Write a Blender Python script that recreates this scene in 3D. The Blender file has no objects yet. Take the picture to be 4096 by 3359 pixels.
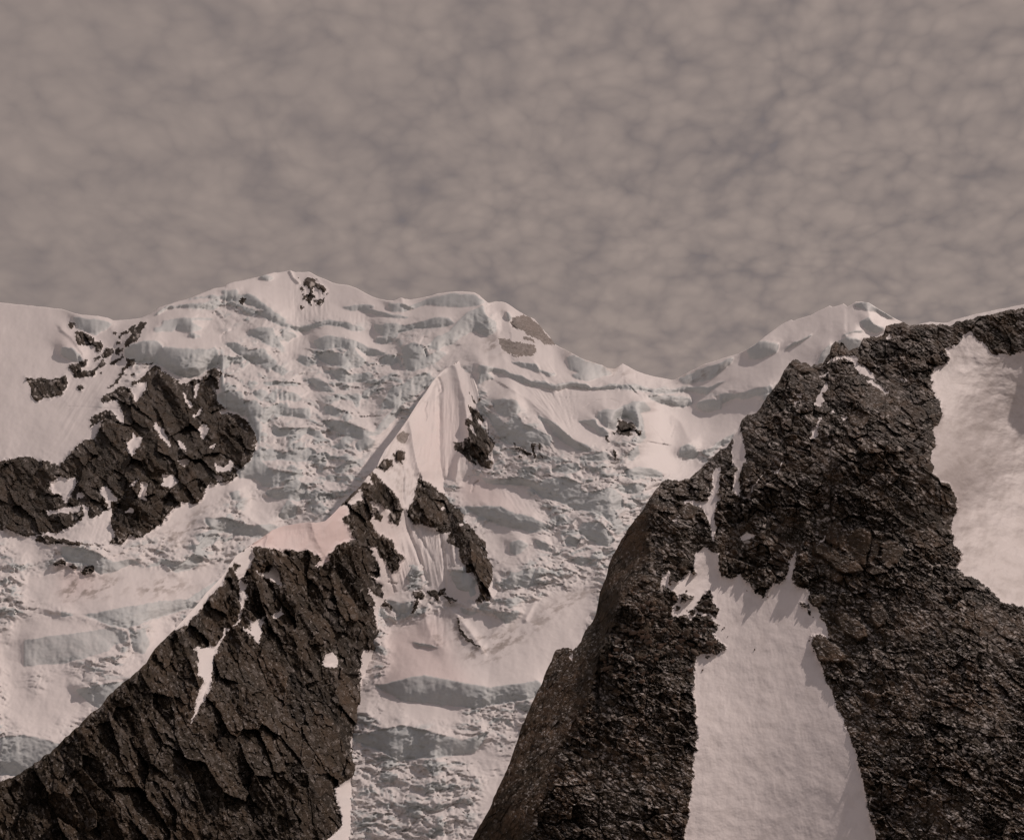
import bpy, bmesh, math, random
import numpy as np

# ------------------------------------------------------------------ camera, sky, sun, exposure
scn = bpy.context.scene
FOC = 5008.0                      # focal length in units of the 4096 px wide picture
CX, CY = 2048.0, 1679.5
PITCH = math.radians(12.63)
cam_d = bpy.data.cameras.new('camera')
cam = bpy.data.objects.new('camera', cam_d)
scn.collection.objects.link(cam)
cam_d.sensor_fit = 'HORIZONTAL'; cam_d.sensor_width = 36.0
cam_d.lens = 36.0 * FOC / 4096.0
cam_d.clip_start = 1.0; cam_d.clip_end = 200000.0
cam.location = (0, 0, 0)
cam.rotation_euler = (math.radians(90) + PITCH, 0, 0)
scn.camera = cam

SUN_EL, SUN_AZ = math.radians(49), math.radians(52)      # azimuth from +Y (away from the camera) towards +X (right)
sx, sy, sz = math.cos(SUN_EL)*math.sin(SUN_AZ), math.cos(SUN_EL)*math.cos(SUN_AZ), math.sin(SUN_EL)
sun_d = bpy.data.lights.new('sun', 'SUN'); sun = bpy.data.objects.new('sun', sun_d)
scn.collection.objects.link(sun)
sun_d.energy = 2.15; sun_d.angle = math.radians(0.9); sun_d.color = (1.0, 0.825, 0.74)
from mathutils import Vector
sun.rotation_euler = Vector((sx, sy, sz)).to_track_quat('Z', 'Y').to_euler()

world = bpy.data.worlds.new("World"); scn.world = world; world.use_nodes = True
nt = world.node_tree; nt.nodes.clear()
def N(nt, typ, **kw):
    n = nt.nodes.new(typ)
    for k, v in kw.items():
        if k.startswith('i_'):
            n.inputs[int(k[2:]) if k[2:].isdigit() else k[2:].replace('_', ' ')].default_value = v
        else: setattr(n, k, v)
    return n
def M(nt, op, a, b=None, c=None, clamp=False):
    n = nt.nodes.new('ShaderNodeMath'); n.operation = op; n.use_clamp = clamp
    for i, s in enumerate((a, b, c)):
        if s is None: continue
        if isinstance(s, (int, float)): n.inputs[i].default_value = s
        else: nt.links.new(s, n.inputs[i])
    return n.outputs[0]
def MIX(nt, f, a, b, typ='RGBA', blend='MIX'):
    n = nt.nodes.new('ShaderNodeMix'); n.data_type = typ
    if typ == 'RGBA': n.blend_type = blend; ia, ib, o = n.inputs[6], n.inputs[7], n.outputs[2]
    else: ia, ib, o = n.inputs[2], n.inputs[3], n.outputs[0]
    for s, i in ((f, n.inputs[0]), (a, ia), (b, ib)):
        if isinstance(s, (int, float, tuple)): i.default_value = s if not (isinstance(s, tuple) and len(s) == 3) else (*s, 1)
        else: nt.links.new(s, i)
    return o
def RAMP(nt, f, stops):
    n = nt.nodes.new('ShaderNodeValToRGB'); e = n.color_ramp.elements
    while len(e) < len(stops): e.new(0.5)
    for el, (p, c) in zip(e, stops): el.position = p; el.color = (*c, 1) if len(c) == 3 else c
    nt.links.new(f, n.inputs[0]); return n.outputs[0]
def NOISE(nt, vec, scale, detail=4, rough=0.5, dist=0.0):
    n = N(nt, 'ShaderNodeTexNoise'); n.inputs['Scale'].default_value = scale; n.inputs['Detail'].default_value = detail
    n.inputs['Roughness'].default_value = rough; n.inputs['Distortion'].default_value = dist
    nt.links.new(vec, n.inputs['Vector']); return n.outputs['Fac']

skyt = N(nt, 'ShaderNodeTexSky', sky_type='NISHITA', sun_disc=False)
skyt.sun_elevation = SUN_EL; skyt.sun_rotation = SUN_AZ
tc = N(nt, 'ShaderNodeTexCoord')
sep = N(nt, 'ShaderNodeSeparateXYZ'); nt.links.new(tc.outputs['Generated'], sep.inputs[0])
den = M(nt, 'ADD', M(nt, 'MAXIMUM', sep.outputs[2], 0.0), 0.45)
px_ = M(nt, 'DIVIDE', sep.outputs[0], den); py_ = M(nt, 'DIVIDE', sep.outputs[1], den)
cmb = N(nt, 'ShaderNodeCombineXYZ'); nt.links.new(px_, cmb.inputs[0]); nt.links.new(py_, cmb.inputs[1])
P = cmb.outputs[0]
# altocumulus sheet: rounded puffs of two sizes over slow swells; thinner and more blurred to the left
wn = N(nt, 'ShaderNodeTexNoise'); wn.inputs['Scale'].default_value = 8.0; wn.inputs['Detail'].default_value = 3
nt.links.new(P, wn.inputs['Vector'])
wv = N(nt, 'ShaderNodeVectorMath', operation='MULTIPLY_ADD'); nt.links.new(wn.outputs['Color'], wv.inputs[0])
wv.inputs[1].default_value = (0.045, 0.045, 0.0); nt.links.new(P, wv.inputs[2])
PW = wv.outputs[0]
def VOR(vec, scale, smooth):
    v = N(nt, 'ShaderNodeTexVoronoi', feature='F1'); v.inputs['Scale'].default_value = scale
    v.inputs['Detail'].default_value = 1.0; v.inputs['Roughness'].default_value = 0.4; nt.links.new(vec, v.inputs['Vector']); return v.outputs['Distance']
puff1 = M(nt, 'SUBTRACT', 1.1, VOR(PW, 20.0, 0.5)); puff2 = M(nt, 'SUBTRACT', 1.1, VOR(PW, 46.0, 0.5))
fine = NOISE(nt, PW, 60.0, 4, 0.5, 0.2)
swell = NOISE(nt, P, 4.5, 4, 0.55, 0.3)
left = NOISE(nt, P, 1.1, 1, 0.5)
puffs = M(nt, 'ADD', M(nt, 'MULTIPLY', puff1, 0.45), M(nt, 'MULTIPLY', puff2, 0.62))
shape = M(nt, 'ADD', M(nt, 'MULTIPLY', puffs, 0.66), M(nt, 'MULTIPLY', fine, 0.20))
crisp = M(nt, 'MULTIPLY_ADD', sep.outputs[0], 1.0, 0.78, clamp=True)
shape = MIX(nt, crisp, M(nt, 'MULTIPLY_ADD', NOISE(nt, PW, 26.0, 4, 0.55, 0.3), 0.40, M(nt, 'MULTIPLY_ADD', puff1, 0.30, 0.06)), shape, 'FLOAT')
tone = M(nt, 'ADD', shape, M(nt, 'MULTIPLY', swell, 0.30))
cloud = RAMP(nt, tone, [(0.22, (0.190, 0.162, 0.160)), (0.49, (0.268, 0.221, 0.205)), (0.74, (0.325, 0.265, 0.240))])
thin = M(nt, 'MULTIPLY', M(nt, 'SUBTRACT', 0.26, tone, None, True), 0.5)
# unseen blue gap added overhead so the skylight cools the shadows
thin = M(nt, 'ADD', thin, M(nt, 'MULTIPLY', M(nt, 'MULTIPLY_ADD', sep.outputs[2], 2.6, -1.6, True), 0.6), None, True)
bgs = N(nt, 'ShaderNodeBackground'); bgs.inputs[1].default_value = 0.07; nt.links.new(skyt.outputs[0], bgs.inputs[0])
bgc = N(nt, 'ShaderNodeBackground'); bgc.inputs[1].default_value = 1.0; nt.links.new(cloud, bgc.inputs[0])
mx = N(nt, 'ShaderNodeMixShader'); nt.links.new(thin, mx.inputs[0]); nt.links.new(bgc.outputs[0], mx.inputs[1]); nt.links.new(bgs.outputs[0], mx.inputs[2])
wo = N(nt, 'ShaderNodeOutputWorld'); nt.links.new(mx.outputs[0], wo.inputs[0])

scn.view_settings.view_transform = 'Standard'; scn.view_settings.look = 'None'
scn.view_settings.exposure = 0.0; scn.view_settings.gamma = 1.0
scn.cycles.max_bounces = 4; scn.cycles.diffuse_bounces = 3

# ------------------------------------------------------------------ number helpers
f32 = np.float32
def perlin(x, y, seed=0):
    rs = np.random.RandomState(seed); perm = rs.permutation(256).astype(np.int32)
    ang = rs.rand(256)*2*np.pi; gx = np.cos(ang).astype(f32); gy = np.sin(ang).astype(f32)
    xi = np.floor(x).astype(np.int32); yi = np.floor(y).astype(np.int32)
    xf = (x-xi).astype(f32); yf = (y-yi).astype(f32)
    u = xf*xf*xf*(xf*(xf*6-15)+10); v = yf*yf*yf*(yf*(yf*6-15)+10)
    def g(ix, iy, dx, dy):
        h = perm[(perm[ix & 255]+iy) & 255]; return gx[h]*dx+gy[h]*dy
    a = g(xi, yi, xf, yf); b = g(xi+1, yi, xf-1, yf); c = g(xi, yi+1, xf, yf-1); d = g(xi+1, yi+1, xf-1, yf-1)
    return ((a+(b-a)*u)*(1-v)+(c+(d-c)*u)*v)*1.5
def fbm(x, y, lam, octv=5, seed=0, gain=0.5, ridged=False):
    s = np.zeros_like(x, dtype=f32); a = 1.0; t = 0.0; f = 1.0/lam
    for o in range(octv):
        n = perlin(x*f, y*f, seed*17+o)
        if ridged: n = 1-2*np.abs(n)
        s += a*n; t += a; a *= gain; f *= 2.03
    return s/t*(1.6 if not ridged else 1.0)
def rot(x, y, deg):
    c, s = math.cos(math.radians(deg)), math.sin(math.radians(deg)); return x*c+y*s, -x*s+y*c
def cells(x, y, seed=0, tilt=1.0, off=0.6):
    """angular blocks: every cell is a tilted plane; returns height, cell number, edge distance"""
    rs = np.random.RandomState(seed); perm = rs.permutation(1024).astype(np.int32)
    R = rs.rand(1024, 5).astype(f32)
    xi = np.floor(x).astype(np.int32); yi = np.floor(y).astype(np.int32)
    best = np.full(x.shape, 9.0, f32); sec = best.copy(); hid = np.zeros(x.shape, np.int32); h = np.zeros(x.shape, f32)
    for dx in (-1, 0, 1):
        for dy in (-1, 0, 1):
            k = perm[(perm[(xi+dx) & 1023]+(yi+dy)) & 1023]; r = R[k]
            ex = x-(xi+dx+r[..., 0]); ey = y-(yi+dy+r[..., 1]); d = np.sqrt(ex*ex+ey*ey)
            hv = tilt*((r[..., 2]-.5)*2*ex+(r[..., 3]-.5)*2*ey)+off*(r[..., 4]-.5)*2
            m = d < best
            sec = np.where(m, best, np.minimum(sec, d)); best = np.where(m, d, best)
            hid = np.where(m, k, hid); h = np.where(m, hv, h)
    return h, R[hid, 4], sec-best
def sstep(a, b, x):
    t = np.clip((x-a)/(b-a), 0, 1); return t*t*(3-2*t)

# picture windows the outlines were traced in: origin and scale
REG = {'R1': (240, 1040, 2.117), 'R2': (1140, 1040, 2.117), 'R3': (2040, 1040, 2.117), 'R4': (2880, 1040, 2.117),
       'R5': (240, 1840, 2.117), 'R6': (1140, 1840, 2.117), 'R7': (2040, 1840, 2.117), 'R8': (2880, 1840, 2.117),
       'Z1': (2300, 2000, 2.713), 'Z2': (3100, 1900, 2.346), 'Z3': (600, 2000, 1.9245), 'S': (0, 0, 1.0)}
def pl(s):
    out = []; ox, oy, sc = REG['S']
    for w in s.split():
        if w in REG: ox, oy, sc = REG[w]
        else:
            a, b = w.split(','); out.append((ox+float(a)/sc, oy+float(b)/sc))
    return np.array(out)
RX0, RY0, RST, RW, RH = -700.0, 1000.0, 2.5, 2240, 1060
def raster(poly, canvas, val):
    p = (poly-(RX0, RY0))/RST
    x0, y0 = np.maximum(np.floor(p.min(0)).astype(int), 0); x1, y1 = np.ceil(p.max(0)).astype(int)+1
    x1 = min(x1, RW); y1 = min(y1, RH)
    if x1 <= x0 or y1 <= y0: return
    X, Y = np.meshgrid(np.arange(x0, x1)+.5, np.arange(y0, y1)+.5); ins = np.zeros(X.shape, bool)
    for (ax, ay), (bx, by) in zip(p, np.roll(p, -1, 0)):
        if ay == by: continue
        ins ^= ((ay > Y) != (by > Y)) & (X < (bx-ax)*(Y-ay)/(by-ay)+ax)
    canvas[y0:y1, x0:x1][ins] = val
def blur(a, r):
    r = max(1, int(round(r/RST)))
    for ax in (0, 1):
        for _ in range(3):
            pad = [(0, 0), (0, 0)]; pad[ax] = (r+1, r)
            c = np.cumsum(np.pad(a, pad, mode='edge'), axis=ax, dtype=np.float64); n = a.shape[ax]
            a = ((np.take(c, np.arange(2*r+1, n+2*r+1), axis=ax)-np.take(c, np.arange(0, n), axis=ax))/(2*r+1)).astype(f32)
    return a
def samp(a, u, v):
    x = np.clip((u-RX0)/RST-.5, 0, RW-1.01); y = np.clip((v-RY0)/RST-.5, 0, RH-1.01)
    xi = x.astype(int); yi = y.astype(int); fx = (x-xi).astype(f32); fy = (y-yi).astype(f32)
    return (a[yi, xi]*(1-fx)+a[yi, xi+1]*fx)*(1-fy)+(a[yi+1, xi]*(1-fx)+a[yi+1, xi+1]*fx)*fy
def near(a, u, v):
    x = np.clip((u-RX0)/RST, 0, RW-1).astype(int); y = np.clip((v-RY0)/RST, 0, RH-1).astype(int); return a[y, x]
def maskof(polys, r=5, warpfree=True):
    c = np.zeros((RH, RW), f32)
    for p in polys:
        st = 1.0
        if isinstance(p, tuple): p, st = p
        t = np.zeros((RH, RW), f32); raster(pl(p), t, st); c = np.maximum(c, t)
    return blur(c, r)
def pdist(u, v, line):
    """signed distance to a polyline: returns |d| and side (+ right of travel)"""
    best = np.full(u.shape, 1e9, f32); side = np.ones(u.shape, f32)
    for (ax, ay), (bx, by) in zip(line[:-1], line[1:]):
        dx, dy = bx-ax, by-ay; L2 = dx*dx+dy*dy
        t = np.clip(((u-ax)*dx+(v-ay)*dy)/L2, 0, 1); ex = u-(ax+t*dx); ey = v-(ay+t*dy)
        d = np.sqrt(ex*ex+ey*ey).astype(f32); m = d < best
        best = np.where(m, d, best); side = np.where(m, np.sign(dx*ey-dy*ex), side)
    return best, side
def crest(u, v, s, w, amp, wl=None):
    """ridge of a given half width; wl = half width on the other side"""
    line = pl(s); W = max(w, wl or w); x0, y0 = line.min(0)-W; x1, y1 = line.max(0)+W
    out = np.zeros(u.shape, f32); m = (u > x0) & (u < x1) & (v > y0) & (v < y1)
    if not m.any(): return out
    d, sd = pdist(u[m], v[m], line); ww = np.where(sd > 0, w, wl or w)
    t = np.clip(1-d/ww, 0, 1); out[m] = amp*t*t*(1.5-.5*t)*1.0; return out
def tps(ctrl):
    c = np.array(ctrl, float); X = c[:, :2]/1000.0; z = c[:, 2]; n = len(c)
    d2 = ((X[:, None]-X[None])**2).sum(-1); K = d2*np.log(d2+1e-12)*.5+np.eye(n)*1e-3
    A = np.zeros((n+3, n+3)); A[:n, :n] = K; A[:n, n] = 1; A[:n, n+1:] = X; A[n, :n] = 1; A[n+1:, :n] = X.T
    s = np.linalg.solve(A, np.concatenate([z, np.zeros(3)]))
    def f(u, v):
        x = u/1000.0; y = v/1000.0; o = s[n]+s[n+1]*x+s[n+2]*y
        for i in range(n):
            q = (x-X[i, 0])**2+(y-X[i, 1])**2; o = o+s[i]*q*np.log(q+1e-12)*.5
        return o.astype(f32)
    return f
def ray(u, v):
    a = (u-CX)/FOC; b = (CY-v)/FOC; cy = math.cos(PITCH)-b*math.sin(PITCH)
    return a/cy, (math.sin(PITCH)+b*math.cos(PITCH))/cy
def plane(v, m, Ds): return m*Ds/(m-ray(0*v, v)[1])
def pos(u, v, D):
    x, t = ray(u, v); return np.stack([x*D, D, t*D], -1)
def interp(s, u):
    p = pl(s); o = np.argsort(p[:, 0], kind='stable'); return np.interp(u, p[o, 0], p[o, 1])

# ------------------------------------------------------------------ materials
def mat(name):
    m = bpy.data.materials.new(name); m.use_nodes = True; t = m.node_tree; t.nodes.clear()
    o = N(t, 'ShaderNodeOutputMaterial'); b = N(t, 'ShaderNodeBsdfPrincipled'); t.links.new(b.outputs[0], o.inputs[0])
    return m, t, b
def ATT(t, name): return N(t, 'ShaderNodeAttribute', attribute_name=name).outputs['Fac']
def BUMP(t, b, h, strength, dist):
    n = N(t, 'ShaderNodeBump'); n.inputs['Strength'].default_value = strength; n.inputs['Distance'].default_value = dist
    t.links.new(h, n.inputs['Height']); t.links.new(n.outputs[0], b.inputs['Normal'])
def snow_material(name, pink=0.0):
    m, t, b = mat(name); co = N(t, 'ShaderNodeTexCoord').outputs['Object']
    big = NOISE(t, co, 0.004, 4, 0.55); mid = NOISE(t, co, 0.03, 5, 0.6)
    fresh = MIX(t, big, (0.80, 0.755, 0.735), (0.84, 0.80, 0.785))
    fresh = MIX(t, ATT(t, 'pink'), fresh, (0.80, 0.665, 0.64))
    ice = MIX(t, mid, (0.54, 0.592, 0.598), (0.655, 0.678, 0.675))  # bare ice colour, made bluer so it also paints the tint of shade
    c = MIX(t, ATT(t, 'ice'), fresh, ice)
    gr = M(t, 'MULTIPLY', ATT(t, 'grime'), M(t, 'MULTIPLY_ADD', mid, 1.6, 0.0, True))
    c = MIX(t, gr, c, (0.27, 0.225, 0.195))
    t.links.new(c, b.inputs['Base Color']); b.inputs['Roughness'].default_value = 0.62; b.inputs['Specular IOR Level'].default_value = 0.25
    h = M(t, 'ADD', NOISE(t, co, 0.12, 5, 0.6), M(t, 'MULTIPLY', NOISE(t, co, 0.5, 3, 0.6), 0.3))
    BUMP(t, b, h, 0.13, 2.0); return m
def rock_material(name, dark, mid, warm, dust, bs, bd, pale=(0.17, 0.15, 0.135)):
    m, t, b = mat(name); co = N(t, 'ShaderNodeTexCoord').outputs['Object']
    n1 = NOISE(t, co, bs*0.05, 4, 0.6); n2 = NOISE(t, co, bs, 6, 0.65); n3 = NOISE(t, co, bs*0.25, 5, 0.6)
    c = MIX(t, M(t, 'MULTIPLY_ADD', ATT(t, 'tone'), 0.5, M(t, 'MULTIPLY', RAMP(t, n3, [(0.35, (0, 0, 0)), (0.65, (1, 1, 1))]), 0.5)), dark, mid)
    c = MIX(t, M(t, 'MULTIPLY', ATT(t, 'tone'), RAMP(t, n1, [(0.4, (0.15,)*3), (0.62, (0.95,)*3)])), c, warm)
    c = MIX(t, M(t, 'MULTIPLY', M(t, 'POWER', ATT(t, 'tone2'), 6.0), 0.7), c, pale)
    c = MIX(t, 0.75, c, MIX(t, 1.0, c, RAMP(t, n2, [(0.3, (0.45,)*3), (0.7, (1.25,)*3)]), blend='MULTIPLY'))
    c = MIX(t, ATT(t, 'fleck'), c, (0.5, 0.46, 0.43))
    geo = N(t, 'ShaderNodeNewGeometry'); sp = N(t, 'ShaderNodeSeparateXYZ'); t.links.new(geo.outputs['Normal'], sp.inputs[0])
    flat = M(t, 'MULTIPLY_ADD', sp.outputs[2], 4.0, -2.7, True)
    sp2 = RAMP(t, NOISE(t, co, bs*0.8, 3, 0.7), [(0.54, (0, 0, 0)), (0.62, (1, 1, 1))])
    c = MIX(t, M(t, 'MULTIPLY', M(t, 'MULTIPLY', flat, sp2), dust), c, (0.62, 0.59, 0.57))
    t.links.new(c, b.inputs['Base Color']); b.inputs['Roughness'].default_value = 0.85; b.inputs['Specular IOR Level'].default_value = 0.1
    BUMP(t, b, n2, 0.4, bd); return m
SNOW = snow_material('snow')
ROCK_FAR = rock_material('dark_rock', (0.019, 0.016, 0.012), (0.052, 0.042, 0.030), (0.085, 0.059, 0.039), 0.35, 0.45, 5.0)
ROCK_SPUR = rock_material('spur_rock', (0.017, 0.0145, 0.012), (0.056, 0.046, 0.033), (0.100, 0.069, 0.046), 0.35, 0.14, 3.0)
ROCK_NEAR = rock_material('ridge_rock', (0.010, 0.0092, 0.007), (0.066, 0.054, 0.039), (0.132, 0.086, 0.055), 0.9, 0.30, 1.6)
BOULDER = rock_material('boulder_rock', (0.075, 0.064, 0.052), (0.17, 0.138, 0.112), (0.25, 0.155, 0.112), 0.3, 0.5, 0.7)
ICYROCK = rock_material('icy_rock', (0.20, 0.178, 0.16), (0.50, 0.455, 0.43), (0.34, 0.29, 0.255), 0.5, 0.12, 4.0, (0.4, 0.37, 0.34))

# ------------------------------------------------------------------ mesh output
def link(me, name, tab, m):
    o = bpy.data.objects.new(name, me); scn.collection.objects.link(o); me.materials.append(m)
    for k, v in tab.items():
        if v: o[k] = v
    return o
def emit(P, ids, attrs, table, flat_ids=()):
    R, C = P.shape[:2]; idx = np.arange(R*C).reshape(R, C)
    quads = np.stack([idx[1:, :-1], idx[1:, 1:], idx[:-1, 1:], idx[:-1, :-1]], -1).reshape(-1, 4); fid = ids.reshape(-1)
    Pf = P.reshape(-1, 3)
    for k, (name, label, cat, group, kind, m, smooth) in table.items():
        q = quads[fid == k]
        if len(q) < 4: print('EMPTY', k, name, label); continue
        used, inv = np.unique(q, return_inverse=True); inv = inv.reshape(-1, 4); V = Pf[used]
        ctr = np.array([V[:, 0].mean(), V[:, 1].mean(), V[:, 2].min()]) if kind != 'structure' else np.zeros(3)
        me = bpy.data.meshes.new(name); me.vertices.add(len(used)); me.vertices.foreach_set('co', (V-ctr).astype(f32).ravel())
        me.loops.add(len(q)*4); me.loops.foreach_set('vertex_index', inv.astype(np.int32).ravel())
        me.polygons.add(len(q)); me.polygons.foreach_set('loop_start', np.arange(0, len(q)*4, 4, dtype=np.int32))
        me.polygons.foreach_set('use_smooth', np.full(len(q), smooth))
        me.update(calc_edges=True)
        for an, av in attrs.items():
            a = me.attributes.new(an, 'FLOAT', 'POINT'); a.data.foreach_set('value', av.reshape(-1)[used].astype(f32))
        o = link(me, name, dict(label=label, category=cat, group=group, kind=kind), m); o.location = ctr
def with_back(U, V, P, attrs, ids, n=10, drop=0.75, step=1.0):
    """carry the surface over its crest and down the hidden far side"""
    top = P[0]; rows = []
    w = np.arange(n, 0, -1)
    for k in w:
        q = top.copy(); d = step*k*k*6.0; q[:, 1] += d; q[:, 2] -= drop*d*(0.35+0.065*k); rows.append(q)
    P2 = np.concatenate([np.array(rows), P], 0)
    at = {k: np.concatenate([np.repeat(a[:1], n, 0), a], 0) for k, a in attrs.items()}
    return P2, np.concatenate([np.repeat(ids[:1], n, 0), ids], 0), at
def warp(U, V, amp, lam, seed):
    return (U+amp*fbm(U, V, lam, 4, seed, .6), V+amp*fbm(U, V, lam, 4, seed+1, .6))

# ================================================================== the far massif and its icefalls
SKY_A = ('S -900,1120 -300,1170 0,1210 R1 12,415 60,430 130,455 200,465 330,475 400,488 450,510 530,508 600,503 690,490 760,460 800,430 830,405 '
 '900,380 1000,350 1080,330 1150,300 1210,275 1290,245 1400,225 1410,205 1470,185 1530,175 1620,155 1700,140 1715,130 1760,118 1810,105 '
 '1850,105 1920,95 1950,86 1972,97 2040,103 R2 90,104 150,102 205,100 280,140 340,165 400,190 460,205 540,215 610,240 680,280 740,310 780,325 '
 '850,340 920,345 985,318 1015,332 1060,335 1130,325 1210,310 1290,285 1400,270 1500,265 1600,275 1640,295 1720,363 1770,352 1830,352 1870,362 '
 'R3 0,383 60,425 130,468 205,500 260,565 320,630 350,670 380,715 430,740 520,785 600,830 700,865 780,890 820,915 890,915 925,895 '
 '955,876 1000,900 1060,935 1140,965 1220,985 1300,1000 1370,1015 1400,1010 1500,955 1640,885 1780,840 R4 60,820 150,795 230,755 330,690 '
 '430,610 520,545 590,512 605,506 620,514 690,490 760,470 830,435 900,398 930,386 956,400 1050,370 1078,396 1112,378 1150,355 1200,352 1260,362 1320,400 '
 '1400,450 1480,495 1560,535 1620,572 S 3645,1309 R4 1660,552 1700,540 1780,523 1880,533 1930,528 1990,503 2050,490 2120,470 S 3980,1240 4300,1180 5600,1100')
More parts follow.
